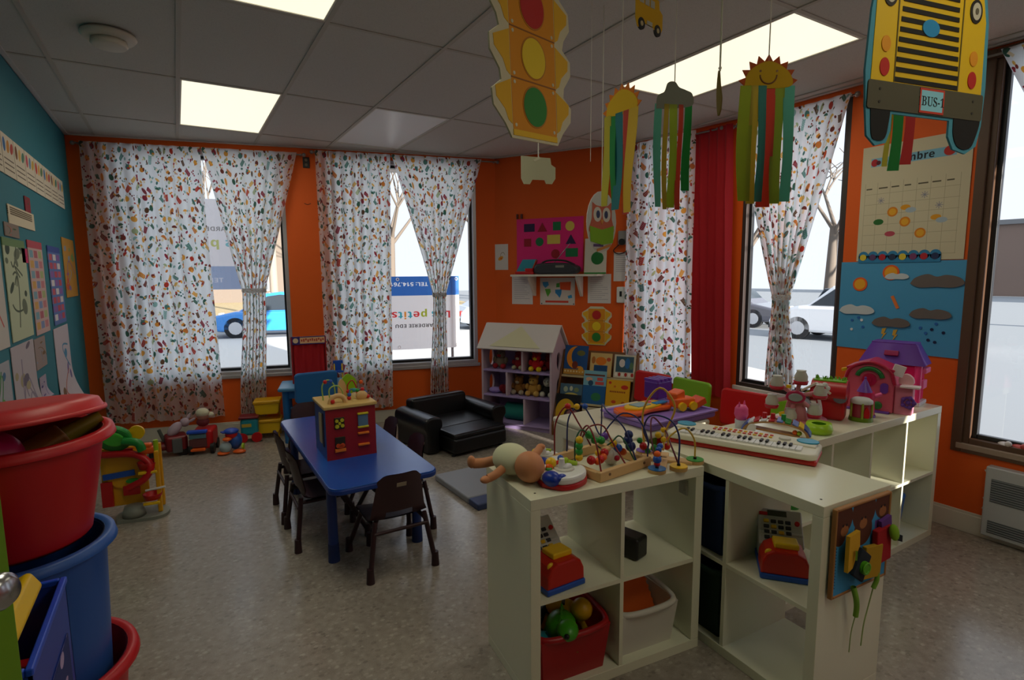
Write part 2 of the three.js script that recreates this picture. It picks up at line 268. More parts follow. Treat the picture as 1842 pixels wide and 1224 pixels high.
rod('thin rod in the far right corner', RT1, -0.02, 0.9, 2.65, 0.1); rod('rod with round end above the white car window', RT2, 0.0, 0.93, 2.645); rod('rod above the deep window at the right edge', RT2, 1.5, 3.4, 2.655, 0.08);
// ---------- outside ----------
const GY = -0.45;
const asphalt = M('#8f959b', { roughness: 0.9 }), paleConcrete = M('#c9c9c6', { roughness: 0.9 });
const dryGrass = new THREE.MeshStandardMaterial({ map: dataTex(128, () => { const v = rr(-22, 22); return [178 + v, 160 + v, 122 + v]; }, [12, 12]), roughness: 1 });
{ const g = struct('ground', 'pale winter street ground outside the windows', 'ground', asphalt, B2(-45, 60, GY - 0.3, GY, -60, 40)); }
{ const o = struct('pavement', 'pale concrete forecourt outside the back windows', 'pavement', paleConcrete, B2(-9, 9, GY, GY + 0.03, -5.5, 5.5)); o.position.set(2.2, 0, -13.2); o.rotation.y = BACK.ry; }
{ const o = struct('lawn', 'dry beige lawn across the street', 'lawn', dryGrass, B2(-30, 14, GY, GY + 0.05, -24, 10)); o.position.set(2, 0, -32); o.rotation.y = BACK.ry; }
{ struct('curb', 'concrete curb at the edge of the lawn', 'curb', paleConcrete, B2(-30, 14, GY, GY + 0.12, 10, 10.2), [2, 0, -32], BACK.ry); }
function car(name, label, p, ry, color, L = 4.3, H = 1.45, suv = 0) {
  const t = thing(name, label, 'car', p, ry, 'parked cars outside'), W = 1.75, hl = L / 2, b = suv ? 0.95 : 0.82;
  const body = Shp([[-hl, 0.3], [-hl + 0.05, b * 0.75], [-hl + 0.25, b], [-hl * 0.46, b + 0.04], [hl * 0.62, b + 0.03], [hl - 0.12, b * 0.86], [hl, 0.5], [hl - 0.05, 0.28], [hl - 0.4, 0.22], [-hl + 0.4, 0.22]]);
  part(t, 'body', M(color, { roughness: 0.25, clearcoat: 1 }), Ex(body, W, [0, 0, 0], undefined, 0.08));
  const cab = suv ? [[-hl + 0.2, b], [-hl + 0.45, H - 0.05], [0, H], [hl * 0.25, H - 0.06], [hl * 0.56, b]] : [[-hl + 0.35, b], [-hl * 0.35, H - 0.06], [0, H], [hl * 0.2, H - 0.05], [hl * 0.6, b]];
  part(t, 'roof', M(color, { roughness: 0.25, clearcoat: 1 }), Ex(Shp(cab), W - 0.3, [0, 0, 0], undefined, 0.08));
  const win = cab.map(([x, y]) => [x * 0.88, y === b ? b + 0.05 : y - 0.09]);
  part(t, 'window_glass', M('#2c343c', { roughness: 0.1 }), Ex(Shp(win), W - 0.27));
  part(t, 'windscreen', M('#3a444d', { roughness: 0.1 }), B(0.02, 0.5, W - 0.5, [hl * 0.41, (b + H) / 2 - 0.02, 0], [0, 0, suv ? 0.55 : 0.8]));
  for (const sx of [-0.62, 0.62]) for (const sz of [-1, 1]) {
    const w = part(t, 'wheel', M('#16171a', { roughness: 0.8 }), Cy(0.33, 0.33, 0.2, [hl * sx, 0.33, sz * (W / 2 - 0.1)], [Math.PI / 2, 0, 0], 24));
    part(w, 'hubcap', M('#c4c6ca', { metalness: 0.7, roughness: 0.3 }), Cy(0.2, 0.2, 0.21, [hl * sx, 0.33, sz * (W / 2 - 0.1)], [Math.PI / 2, 0, 0], 14));
  }
  for (const sz of [-1, 1]) { part(t, 'headlight', M('#f0f2f4', { roughness: 0.15 }), B(0.12, 0.14, 0.36, [hl - 0.1, 0.66, sz * 0.6], undefined, 0.03)); part(t, 'tail_light', M('#b01818', { roughness: 0.3 }), B(0.1, 0.2, 0.2, [-hl + 0.07, b * 0.72, sz * 0.7], undefined, 0.03)); }
  part(t, 'bumper', M('#2a2c30', { roughness: 0.7 }), B(0.1, 0.16, W - 0.1, [hl - 0.03, 0.36, 0], undefined, 0.03), B(0.1, 0.16, W - 0.1, [-hl + 0.05, 0.36, 0], undefined, 0.03)); return t;
}
car('blue_car', 'bright blue car seen through the window by the tied curtain', [3.0, GY, -19.6], Math.PI + BACK.ry - 0.05, '#2a86d8');
car('silver_car', 'pale silver car beside the banner outside', [10.6, GY, -17.6], BACK.ry, '#aebccb');
car('white_suv', 'white car parked outside the tied curtain window', [16.6, GY, -8.3], 1.75, '#e6eaee', 4.5, 1.62, 1);
car('dark_car', 'dark grey car parked behind the white car outside', [17.9, GY, -13.8], -1.35, '#4a4a56', 4.3, 1.5);
function banner(name, label, w, h, p, ry, flip, mirror) {
  const t = thing(name, label, 'banner', p, ry);
  const tex = canvasTex(1024, 768, (g, W, H) => {
    g.save(); if (flip) { g.translate(W, H); g.rotate(Math.PI); } if (mirror) { g.translate(W, 0); g.scale(-1, 1); }
    const k = mirror ? 0.35 : 1; g.fillStyle = mirror ? '#eceff4' : '#f0f0f0'; g.fillRect(0, 0, W, H);
    g.fillStyle = mirror ? '#9fb4d4' : '#2f6fc0'; g.fillRect(0, H * 0.74, W, H * 0.26); g.globalAlpha = mirror ? 0.55 : 1;
    g.fillStyle = '#fff'; g.font = 'bold 54px sans-serif'; g.fillText('TEL: 514.761', 262, H * 0.92);
    const word = (s, x, y, cs) => { g.font = 'bold 104px sans-serif'; for (let i = 0; i < s.length; i++) { g.fillStyle = cs[i]; g.fillText(s[i], x, y); x += g.measureText(s[i]).width + 2; } };
    word('Les', 70, 400, ['#d8343a', '#e9912d', '#2fa5b5']); word('petits', 268, 400, ['#a5b32c', '#d8343a', '#2fa5b5', '#e9912d', '#2fa5b5', '#d8343a']);
    g.fillStyle = '#4a4a4a'; g.font = 'bold 50px sans-serif'; g.fillText('GARDERIE EDU', 190, 268); g.restore();
  });
  part(t, 'print', new THREE.MeshPhysicalMaterial({ map: tex, roughness: 1, transmission: 0.45, thickness: 0, side: THREE.DoubleSide }), new THREE.PlaneGeometry(w, h).translate(0, h / 2, 0));
  const gro = M('#f4f4f4', { metalness: 0.3 }); for (const [x, y] of [[-0.5, 0], [0, 0], [0.5, 0], [-0.5, 1], [0, 1], [0.5, 1]]) part(t, 'grommet', gro, To(0.018, 0.006, [x * (w - 0.08), 0.04 + y * (h - 0.08), 0.008]));
  for (const x of [-1, 1]) part(t, 'post', M('#77777a', { metalness: 0.5 }), Cy(0.02, 0.02, p[1] - GY + h, [x * w * 0.44, (h - p[1] + GY) / 2, -0.03])); return t;
}
banner('upside_down_banner', 'upside-down daycare banner with a blue band on top outside', 1.75, 1.04, [2.66, 0.45, -7.53], BACK.ry, true, false);
banner('mirrored_banner', 'faded banner seen from behind with its blue band at bottom', 1.75, 1.04, [0.06, 1.358, -7.45], BACK.ry, false, true);
const bark = M('#675e56', { roughness: 1 });
function tree(label, x, z, h, sd) {
  seed = sd; const t = thing('bare_tree', label, 'tree', [x, GY, z], 0, 'bare winter trees'); const twigs = [];
  part(t, 'trunk', bark, Rod([0, 0, 0], [0.15, h * 0.45, 0], 0.17, 10, 0.26));
  const grow = (p, d, len, rad, lv) => { const q = [p[0] + d[0] * len, p[1] + d[1] * len, p[2] + d[2] * len]; twigs.push(Rod(p, q, rad * 0.65, 6, rad)); if (lv) for (let i = 0; i < 3; i++) { const e = V(d[0] + rr(-0.7, 0.7), d[1] + rr(-0.15, 0.45), d[2] + rr(-0.7, 0.7)).normalize(); grow(q, [e.x, e.y, e.z], len * 0.74, rad * 0.6, lv - 1); } };
  for (let i = 0; i < 4; i++) { const a = i * 1.6 + rnd(); grow([0.15, h * (0.36 + 0.03 * i), 0], [Math.cos(a) * 0.6, 0.8, Math.sin(a) * 0.6], h * 0.2, 0.1, 3); }
  part(t, 'branches', bark, twigs);
}
tree('bare tree across the street left of the blue car', 0.6, -33, 9, 11); tree('bare tree outside above the upside-down banner', 10.2, -30, 10, 23); tree('bare tree outside at the edge of the banner window', 16.5, -31, 9, 29); tree('bare tree outside behind the white car', 25.4, -14.2, 9, 35); tree('bare tree outside behind the dark grey car', 24, -17.5, 8.5, 47); tree('bare tree outside the deep window', 26, -4, 8.5, 53);
single('utility_pole', 'pale utility pole standing on the dry lawn', 'pole', M('#8a8178', { roughness: 0.9 }), [Cy(0.14, 0.18, 9, [0, 4.5, 0]), B(1.6, 0.12, 0.12, [0, 8.2, 0])], [3.75, GY, -27]);
single('lamp_post', 'pale street post behind the white car', 'pole', M('#b5b0aa', { roughness: 0.9 }), [Cy(0.12, 0.15, 7, [0, 3.5, 0]), B(0.2, 0.12, 1.4, [0, 7, 0.6])], [21.5, GY, -9.6]);
function house(label, p, ry, w, h, d, col) {
  const t = thing('house', label, 'building', p, ry, 'buildings across the street'); part(t, 'wall', M(col, { roughness: 0.9 }), B(w, h, d, [0, h / 2, 0])); part(t, 'roof', M('#77787a', { roughness: 0.9 }), B(w + 0.5, 0.35, d + 0.5, [0, h + 0.17, 0]));
  for (let i = 0; i < 4; i++) for (let j = 0; j < 2; j++) { const f = part(t, 'window', M('#eceef0'), B(1.5, 1.5, 0.12, [-w / 2 + w * (i + 0.5) / 4, 1.6 + j * 2.9, d / 2])); part(f, 'window_glass', M('#4a545c', { roughness: 0.3 }), B(1.3, 1.3, 0.14, [-w / 2 + w * (i + 0.5) / 4, 1.6 + j * 2.9, d / 2 + 0.01])); }
}
house('pale two-storey house far behind the blue car', [4, GY, -48], BACK.ry, 16, 6.2, 8, '#6e645c'); house('pale brick building far outside the right windows', [58, GY, -16], -1.45, 22, 5.4, 8, '#7d6a60'); house('grey building far outside the deep window', [52, GY, 14], -1.6, 18, 5, 8, '#74787c');
// ---------- teal wall papers ----------
const scribble = (bg, cols, n, o = {}) => canvasTex(128, 256, (g, w, h) => {
  g.fillStyle = bg; g.fillRect(0, 0, w, h);
  for (let i = 0; i < n; i++) { g.fillStyle = g.strokeStyle = cols[i % cols.length]; const x = rr(8, w - 20), y = rr(10, h - 20); if (o.grid) { const c = i % o.grid, r = i / o.grid | 0; g.fillRect(8 + c * (w - 12) / o.grid, 26 + r * 28, (w - 12) / o.grid - 8, 20); } else if (i % 3) { g.beginPath(); g.ellipse(x, y, rr(6, 18), rr(6, 22), rr(0, 3), 0, 7); g.fill(); } else { g.lineWidth = 5; g.beginPath(); g.moveTo(x, y); g.quadraticCurveTo(rr(0, w), rr(0, h), rr(0, w), rr(0, h)); g.stroke(); } }
  if (o.head) { g.fillStyle = o.head; g.fillRect(0, 0, w, 20); }
});
const sheetMat = tex => new THREE.MeshStandardMaterial({ map: tex, roughness: 0.85, side: THREE.DoubleSide });
const onLeft = (name, label, z0, z1, y0, y1, tex, cat = 'poster', curl = 0) => {
  const w = Math.abs(z1 - z0), h = y1 - y0; let g = B(w, h, 0.004, [0, 0, 0.004]);
  if (curl) { g = X(new THREE.BoxGeometry(w, h, 0.003, 8, 12, 1), [0, 0, 0.004]); const p = g.attributes.position; for (let i = 0; i < p.count; i++) { const v = Math.max(0, 0.5 - (p.getY(i) / h + 0.5)), u = p.getX(i) / w + 0.5; p.setZ(i, p.getZ(i) + curl * v * v * 4 * (0.25 + 0.75 * u)); } g.computeVertexNormals(); }
  return single(name, label, cat, sheetMat(tex), g, at(LEFT, 4.4 - (z0 + z1) / 2, (y0 + y1) / 2), LEFT.ry);
};
const cardCols = [['#c23a2a', '#d8a24a', '#5a7d52'], ['#3a6aa0', '#c9852f', '#b5423a'], ['#7a4c2a', '#d8b060', '#4c7f6a'], ['#c24a5a', '#6a8fb0', '#c9a23f']];
const places = ['nearest the door', 'second', 'third', 'fourth', 'fifth', 'sixth', 'seventh', 'in the corner'];
for (let i = 0; i < 8; i++) onLeft('picture_card', i === 0 ? 'picture card in the row high on the teal wall, nearest the viewer' : i === 7 ? 'picture card in the high row nearest the orange corner' : `${places[i]} picture card of the row high on the teal wall`, -3.62 - i * 0.262, -3.62 - (i + 1) * 0.262 + 0.01, 2.055, 2.27, canvasTex(128, 128, (g, w, h) => { g.fillStyle = '#d9cdb8'; g.fillRect(0, 0, w, h); const c = cardCols[i % 4]; for (let q = 0; q < 3; q++) { g.fillStyle = c[q]; g.beginPath(); g.ellipse(24 + q * 40, 34, 14, 22, q * 0.4, 0, 7); g.fill(); } g.fillStyle = '#6b5d4e'; for (let q = 0; q < 3; q++) g.fillRect(12, 74 + q * 16, 104, 4); }), 'card').userData.group = 'picture cards on the teal wall';
onLeft('word_sign', 'small cream word sign below the picture cards', -3.86, -4.48, 1.80, 1.90, scribble('#d8cbb0', ['#6a5a44'], 4, { grid: 1 }), 'sign');
onLeft('bookmark', 'small red and green tag above the cream word sign', -4.28, -4.42, 1.90, 1.99, scribble('#8c2230', ['#1c5a34'], 3), 'tag');
onLeft('animal_poster', 'tall pale green poster with dark animal shapes', -3.67, -4.14, 1.19, 1.72, scribble('#bcc4a4', ['#4d5646', '#6b7460', '#3b4a3c'], 14, { head: '#6d8a5c' }));
onLeft('animal_title', 'small framed title above the pale green poster', -3.75, -4.05, 1.73, 1.80, scribble('#8a7a70', ['#c05a50', '#3c5a3a'], 4), 'sign');
onLeft('chart_poster', 'narrow pink chart with rows of picture squares', -4.22, -4.62, 1.175, 1.735, scribble('#c9a8a4', ['#7aa0b0', '#b0606a', '#a8b078', '#d0a058', '#8090b8', '#c27a80'], 24, { grid: 3, head: '#b84a58' }));
onLeft('pink_tag', 'small bright pink tag beside the pink chart', -4.06, -4.2, 1.60, 1.68, scribble('#d0306a', ['#b02058'], 3), 'tag');
onLeft('blue_chart', 'narrow blue and red chart near the corner', -4.80, -5.25, 1.19, 1.73, scribble('#5a74b0', ['#c05a68', '#d8d0d0', '#8a5aa0', '#b84858'], 24, { grid: 3, head: '#3a4f98' }));
onLeft('yellow_chart', 'ochre poster next to the orange corner', -5.40, -5.95, 1.36, 1.82, scribble('#c08a34', ['#8a6a98', '#c8502a', '#7a9a58', '#9098a8'], 12));
onLeft('drawing_sheet', 'large white sheet of pencil drawings above the red tub lid', -3.60, -4.10, 0.72, 1.17, scribble('#b9aeb4', ['#8a7f90', '#a89a78', '#6c6272'], 10), 'drawing', 0.05);
onLeft('drawing_sheet', 'small brown framed drawing over the pencil sheet', -4.12, -4.42, 0.98, 1.16, scribble('#9a8884', ['#7a5a3c', '#8a8fa0'], 7), 'drawing');
onLeft('drawing_sheet', 'tiny purple drawing below the brown framed one', -4.16, -4.34, 0.80, 0.93, scribble('#a89aae', ['#4c3f78', '#6a5a88'], 5), 'drawing', 0.03);
onLeft('drawing_sheet', 'curling white drawing with blue spots near the corner', -4.72, -5.28, 0.58, 1.17, scribble('#c4b8c0', ['#7a5a44', '#6a5890', '#4c86a8', '#b06a58'], 7), 'drawing', 0.08);
onLeft('drawing_sheet', 'white and orange drawing cut by the left edge', -3.22, -3.60, 1.18, 1.70, scribble('#c8c0b8', ['#c0504a', '#c89030', '#5a8a78'], 9), 'drawing');
onLeft('drawing_sheet', 'green and blue drawing low by the left edge', -3.16, -3.54, 0.70, 1.12, scribble('#a8a8b0', ['#3a7a40', '#3f6a90', '#60a050'], 9), 'drawing');

// ---------- green door ----------
{ const hx = -0.72, hz = -0.52, ex = -0.283, ez = -1.235, L = Math.hypot(ex - hx, ez - hz), f = frame(hx, hz, ex, ez);
  const d = struct('door_1', 'lime green door standing open at the left edge', 'door', M('#6f9a16', { roughness: 0.4 }), [B(L, 2.03, 0.04, [L / 2, 1.02, -0.02], undefined, 0.003)], [hx, 0.005, hz], f.ry);
  const k = part(d, 'door_knob', steel, La([[0, 0.062], [0.02, 0.06], [0.03, 0.048], [0.0305, 0.036], [0.024, 0.024], [0.013, 0.018], [0.013, 0.006], [0.03, 0.005], [0.031, 0]], [L - 0.065, 1.005, 0], [Math.PI / 2, 0, 0]));
  part(d, 'latch_plate', steel, B(0.004, 0.06, 0.022, [L, 1.0, -0.02])); }

// ---------- stack of tubs ----------
function tub(name, label, c, r0, r1, y0, y1, col) {
  const t = thing(name, label, 'tub', [c[0], y0, c[1]], 0), h = y1 - y0, m = M(col, { roughness: 0.4 });
  part(t, 'body', m, La([[0, 0], [r0 - 0.01, 0], [r0, 0.012], [r0 + (r1 - r0) * 0.5, h * 0.5], [r1, h], [r1 - 0.007, h], [r0 - 0.01 + (r1 - r0) * 0.5, h * 0.5], [r0 - 0.012, 0.012], [0, 0.01]], [0, 0, 0], [0, 0, 0], 48));
  part(t, 'rim', m, La([[r1 - 0.008, h - 0.006], [r1 + 0.004, h + 0.006], [r1 + 0.022, h + 0.002], [r1 + 0.028, h - 0.02], [r1 + 0.022, h - 0.024], [r1 + 0.012, h - 0.012], [r1 - 0.002, h - 0.02]], [0, 0, 0], [0, 0, 0], 48)); return t;
}
const TC = [-0.44, -2.02];
tub('red_tub', 'open red tub at the bottom of the tub stack', TC, 0.2, 0.235, 0, 0.37, '#c3161c');
tub('blue_tub', 'tall blue tub holding up the big red tub', TC, 0.178, 0.205, 0.02, 0.755, '#2a5aa8');
tub('toy_tub', 'big red tub of toys with its lid ajar', TC, 0.175, 0.225, 0.765, 1.075, '#c3161c');
{ const t = thing('tub_lid', 'red tub lid lying tilted on the big red tub', 'lid', [TC[0] - 0.01, 1.125, TC[1] + 0.01]); t.rotation.set(-0.10, 0, 0.05); part(t, 'top', M('#cc2a2c', { roughness: 0.4 }), La([[0, 0.03], [0.2, 0.03], [0.225, 0.024], [0.238, 0.0], [0.242, 0.0], [0.23, 0.03], [0.2, 0.04], [0, 0.04]], [0, 0, 0], [0, 0, 0], 48)); part(t, 'rim', M('#cc2a2c', { roughness: 0.4 }), To(0.242, 0.007, [0, 0.0, 0], [Math.PI / 2, 0, 0])); }
single('pink_ball', 'magenta ball inside the big red tub', 'ball', pl('#b01450'), Sp(0.085, [0, 0, 0]), [-0.46, 1.04, -1.9]);
single('tan_block', 'tan wooden block inside the big red tub', 'block', M('#8a5a2c'), [B(0.1, 0.1, 0.07, [0, 0, 0], [0.4, 0.5, 0.3], 0.01)], [-0.34, 1.03, -1.98]);
single('toy_horn', 'olive toy piece poking out of the big red tub', 'toy', M('#8f7a1c'), [Rod([0, 0, 0], [0.1, 0.05, -0.03], 0.02, 10, 0.03)], [-0.33, 1.04, -2.07]);
{ const t = thing('toy_hamper', 'blue box of building toys behind the door knob', 'toy box', [-0.5, 0, -1.51]);
  const w = 0.42, d = 0.38, h = 0.765, m = M('#1c3fa6', { roughness: 0.4 });
  part(t, 'side_panel', m, B2(w / 2 - 0.006, w / 2, 0, h, -d / 2, d / 2)); part(t, 'side_panel', m, B2(-w / 2, -w / 2 + 0.006, 0, h, -d / 2, d / 2)); part(t, 'front_panel', m, B2(-w / 2, w / 2, 0, h, d / 2 - 0.006, d / 2)); part(t, 'back_panel', m, B2(-w / 2, w / 2, 0, h, -d / 2, -d / 2 + 0.006)); part(t, 'bottom_panel', m, B2(-w / 2, w / 2, 0, 0.01, -d / 2, d / 2));
  part(t, 'rim', pl('#2050d0'), bars(-w / 2 - 0.004, w / 2 + 0.004, -d / 2 - 0.004, d / 2 + 0.004, 0.014, h - 0.008, h + 0.008).map(g => { g.applyMatrix4(new THREE.Matrix4().makeRotationX(-Math.PI / 2)); return g; }));
  part(t, 'printed_label', sheetMat(scribble('#23306e', ['#7a3f8a', '#b8a0c8', '#2a5ab0'], 9)), B(0.002, 0.3, 0.2, [w / 2 + 0.002, 0.5, -0.04])); }
const brickCols = [GRN, YEL, RED, ORG, GRN, BLU];
for (let i = 0; i < 6; i++) { const t = single('toy_brick', ['green toy brick in the blue box', 'yellow toy brick in the blue box', 'dark red toy brick in the blue box', 'orange toy brick in the blue box', 'second green toy brick in the blue box', 'blue toy brick in the blue box'][i], 'toy brick', brickCols[i], [B(0.1, 0.06, 0.06, [0, 0, 0], [rr(-0.4, 0.4), rr(0, 3), rr(-0.4, 0.4)], 0.004), Cy(0.014, 0.014, 0.012, [0.02, 0.035, 0])], [-0.5 + (i % 3) * 0.075, 0.61 + (i > 2 ? 0.05 : 0), -1.58 + (i / 3 | 0) * 0.12 + (i % 2) * 0.03], 0, 'toy bricks in the blue box'); }
{ const gs = []; for (let i = 0; i < 90; i++) gs.push(B(rr(0.05, 0.1), rr(0.03, 0.06), 0.05, [rr(-0.15, 0.15), 0.53 + rr(-0.05, 0.03), rr(-0.13, 0.13)], [rr(-0.6, 0.6), rr(0, 3), rr(-0.6, 0.6)], 0.003)); gs.push(B(0.39, 0.47, 0.35, [0, 0.245, 0], undefined, 0.02));
  const o = single('toy_brick_fill', 'heap of dark red toy bricks filling the blue box', 'toy bricks', pl('#8a2032'), gs, [-0.5, 0.012, -1.51]); o.userData.kind = 'stuff'; }
single('yellow_tray', 'yellow plastic tray lid on the blue box by the knob', 'lid', YEL, [B(0.05, 0.05, 0.30, [0, 0, 0], [0, 0, 0.5], 0.012), B(0.2, 0.012, 0.30, [-0.1, 0.01, 0], [0, 0, -0.1], 0.004)], [-0.345, 0.815, -1.46]);

// ---------- toy garage ----------
{ const t = thing('toy_garage', 'yellow toy parking tower with green top and red ramps', 'toy garage', [-0.30, 0, -4.14], -0.15);
  part(t, 'tower', M('#e8a814', { roughness: 0.4 }), B2(-0.2, 0.05, 0.06, 0.44, -0.07, -0.05, 0.004), B2(0.1, 0.13, 0.02, 0.44, -0.09, -0.06, 0.006), B2(0.11, 0.135, 0.02, 0.42, 0.03, 0.055, 0.006), Ex(Ell(0.12, 0.13, -0.06, 0.30), 0.02, [0, 0, -0.045]));
  part(t, 'ramp', RED, Tb([[-0.2, 0.42, 0.0], [0.02, 0.40, 0.03], [0.09, 0.33, 0.06], [0.06, 0.26, 0.07], [-0.04, 0.2, 0.05]], 0.022)); part(t, 'red_cup', RED, La([[0, 0], [0.05, 0.01], [0.06, 0.05], [0.055, 0.05], [0.045, 0.015], [0, 0.008]], [0.07, 0.30, 0.02]), La([[0, 0], [0.045, 0.01], [0.055, 0.045], [0.05, 0.045], [0.04, 0.015], [0, 0.008]], [0.085, 0.1, 0.04]));
  part(t, 'yellow_lip', YEL, B(0.1, 0.016, 0.02, [0.075, 0.295, 0.075], undefined, 0.004), B(0.09, 0.016, 0.02, [0.085, 0.095, 0.085], undefined, 0.004));
  part(t, 'panel', RED, B(0.09, 0.05, 0.012, [-0.06, 0.41, -0.03]), B(0.09, 0.06, 0.012, [-0.04, 0.16, -0.03]), B(0.06, 0.16, 0.02, [-0.17, 0.15, -0.03])); part(t, 'blue_stripe', BLU, B(0.17, 0.035, 0.014, [-0.1, 0.27, -0.026], [0, 0, 0.08])); part(t, 'green_tag', GRN, Ex(Ell(0.035, 0.014), 0.014, [-0.03, 0.225, -0.02]));
  part(t, 'green_slide', pl('#1f8a35'), Ex(Ell(0.095, 0.085), 0.05, [-0.1, 0.515, 0.0], [0.3, 0, -0.4], 0.015), Tb([[-0.05, 0.5, 0.03], [0.03, 0.48, 0.04], [0.05, 0.43, 0.04]], 0.026)); part(t, 'green_disc', pl('#4cc23a'), Ex(Ell(0.06, 0.05), 0.052, [-0.1, 0.52, 0.012], [0.3, 0, -0.4], 0.01)); part(t, 'yellow_disc', YEL, Cy(0.045, 0.045, 0.02, [0.01, 0.53, -0.04], [Math.PI / 2, 0, 0]));
  part(t, 'orange_car', ORG, B(0.1, 0.04, 0.06, [0.07, 0.42, 0.0], undefined, 0.012), B(0.05, 0.03, 0.05, [0.07, 0.45, 0.0], undefined, 0.012)); part(t, 'lime_post', LIME, Cy(0.014, 0.014, 0.09, [0.12, 0.44, 0.02]));
  part(t, 'grey_base', M('#878a80', { roughness: 0.5 }), Ex(Spl([[-0.12, -0.08], [0.1, -0.09], [0.15, 0], [0.1, 0.1], [-0.06, 0.12], [-0.14, 0.04]]), 0.02, [0.02, 0.01, 0.03], [-Math.PI / 2, 0, 0]), La([[0, 0.09], [0.05, 0.085], [0.06, 0.05], [0.065, 0.015], [0, 0.015]], [-0.02, 0, 0.05])); part(t, 'white_arm', WHT, Rod([0.05, 0.17, 0.05], [0.16, 0.185, 0.06], 0.007)); }

// ---------- toys on the floor below the broad curtain ----------
{ const t = thing('toy_wagon', 'dark red toy wagon with grey front by the wall', 'toy', [-0.13, 0, -5.44], 0.1); t.scale.setScalar(0.82); const m = M('#7a1018', { roughness: 0.4 });
  part(t, 'body', m, B(0.2, 0.16, 0.22, [0.04, 0.13, 0], undefined, 0.03), B(0.22, 0.07, 0.18, [-0.13, 0.10, -0.02], undefined, 0.03)); part(t, 'grille', M('#585a5a'), B(0.09, 0.15, 0.02, [0.04, 0.115, 0.115], undefined, 0.008)); part(t, 'handle', M('#5a625a'), Rod([-0.06, 0.14, -0.05], [-0.1, 0.27, -0.05], 0.018)); for (const x of [-0.16, 0.1]) for (const z of [-0.09, 0.09]) part(t, 'wheel', black, Cy(0.05, 0.05, 0.03, [x, 0.05, z], [Math.PI / 2, 0, 0])); }
{ const t = thing('soft_rabbit', 'pale lilac soft toy lying on the dark red wagon', 'soft toy', [-0.10, 0.175, -5.44], 0.4); t.scale.setScalar(0.85); part(t, 'body', M('#b8a4b0', { roughness: 1 }), Sp(0.07, [0, 0.05, 0], [0.7, 1.2, 0.7], 16, [0, 0, -0.8]), Sp(0.045, [0.1, 0.1, 0], [1, 1, 1])); part(t, 'ear', M('#b8a4b0', { roughness: 1 }), Sp(0.02, [0.14, 0.15, 0], [0.8, 2, 0.6], 12, [0, 0, -0.6]), Sp(0.02, [0.16, 0.11, 0.02], [0.8, 2, 0.6], 12, [0, 0, -1.2])); }
{ const t = thing('toy_truck', 'red toy truck with a bright blue roof bar', 'toy', [0.095, 0, -5.37], -0.25); t.scale.setScalar(0.82); part(t, 'cab', RED, B(0.2, 0.2, 0.26, [0.02, 0.15, -0.06], undefined, 0.03)); part(t, 'roof_bar', pl('#1d50c8'), B(0.19, 0.035, 0.07, [-0.02, 0.245, 0.08], undefined, 0.015)); part(t, 'windscreen', M('#5f8a98', { roughness: 0.15 }), B(0.16, 0.05, 0.02, [-0.02, 0.195, 0.075], undefined, 0.008)); part(t, 'face_plate', M('#6a3a3c'), B(0.17, 0.09, 0.02, [-0.02, 0.12, 0.075], undefined, 0.01)); part(t, 'bumper', ORG, B(0.14, 0.03, 0.04, [-0.02, 0.055, 0.09], undefined, 0.012)); for (const x of [-0.09, 0.11]) for (const z of [-0.14, 0.05]) part(t, 'wheel', black, Cy(0.055, 0.055, 0.035, [x, 0.055, z], [0, 0, Math.PI / 2])); }
{ const t = thing('toy_doll', 'small doll with a cream cap sitting on the red truck', 'doll', [0.115, 0.25, -5.43]); t.scale.setScalar(0.85); part(t, 'head', M('#b07a64', { roughness: 0.7 }), Sp(0.055, [0, 0.07, 0])); part(t, 'body', M('#7c3038', { roughness: 0.9 }), Sp(0.06, [0, 0.005, 0], [1, 0.8, 0.8])); part(t, 'cap', M('#d8d2b4', { roughness: 0.9 }), Sp(0.06, [0, 0.1, 0], [1.05, 0.8, 1.05]), Sp(0.03, [0.075, 0.07, 0])); }
{ const t = thing('toy_duck', 'blue and red pull-along duck toy with orange feet', 'toy', [0.315, 0, -5.23], -0.3); t.scale.setScalar(0.8); part(t, 'body', pl('#2456a8'), Sp(0.085, [0.03, 0.12, -0.03], [0.8, 1.1, 1])); part(t, 'head', RED, Sp(0.062, [0, 0.2, 0.0])); part(t, 'cap', pl('#1d48b8'), Sp(0.066, [0, 0.235, 0], [1.15, 0.5, 1.15]), B(0.06, 0.014, 0.07, [-0.06, 0.235, 0.03], [0, 0.6, 0], 0.005)); part(t, 'beak', ORG, Sp(0.045, [-0.03, 0.165, 0.06], [1, 0.5, 1])); part(t, 'belly', M('#9fb0b4'), Sp(0.06, [-0.05, 0.075, 0.06])); part(t, 'foot', ORG, Sp(0.055, [-0.07, 0.02, 0.07], [1.1, 0.4, 1]), Sp(0.055, [0.08, 0.02, 0.05], [1.2, 0.4, 0.8])); part(t, 'wheel', LIME, Cy(0.035, 0.035, 0.02, [0.11, 0.06, 0], [0, 0, Math.PI / 2])); }
{ const t = thing('toy_camper', 'small turquoise toy house on red wheels', 'toy', [0.49, 0, -5.52], -0.2); part(t, 'body', pl('#1f94a4'), B(0.15, 0.16, 0.13, [0, 0.14, 0], undefined, 0.03)); part(t, 'roof', pl('#7a1c24'), B(0.17, 0.02, 0.15, [0, 0.23, 0], undefined, 0.008)); part(t, 'window', M('#c7a83a'), B(0.08, 0.03, 0.006, [-0.02, 0.16, 0.066])); part(t, 'wheel', RED, Cy(0.045, 0.045, 0.03, [-0.06, 0.045, 0.06], [Math.PI / 2, 0, 0]), Cy(0.045, 0.045, 0.03, [0.06, 0.045, 0.06], [Math.PI / 2, 0, 0])); part(t, 'skirt', M('#d8c8a0'), B(0.15, 0.03, 0.12, [0, 0.05, 0])); }
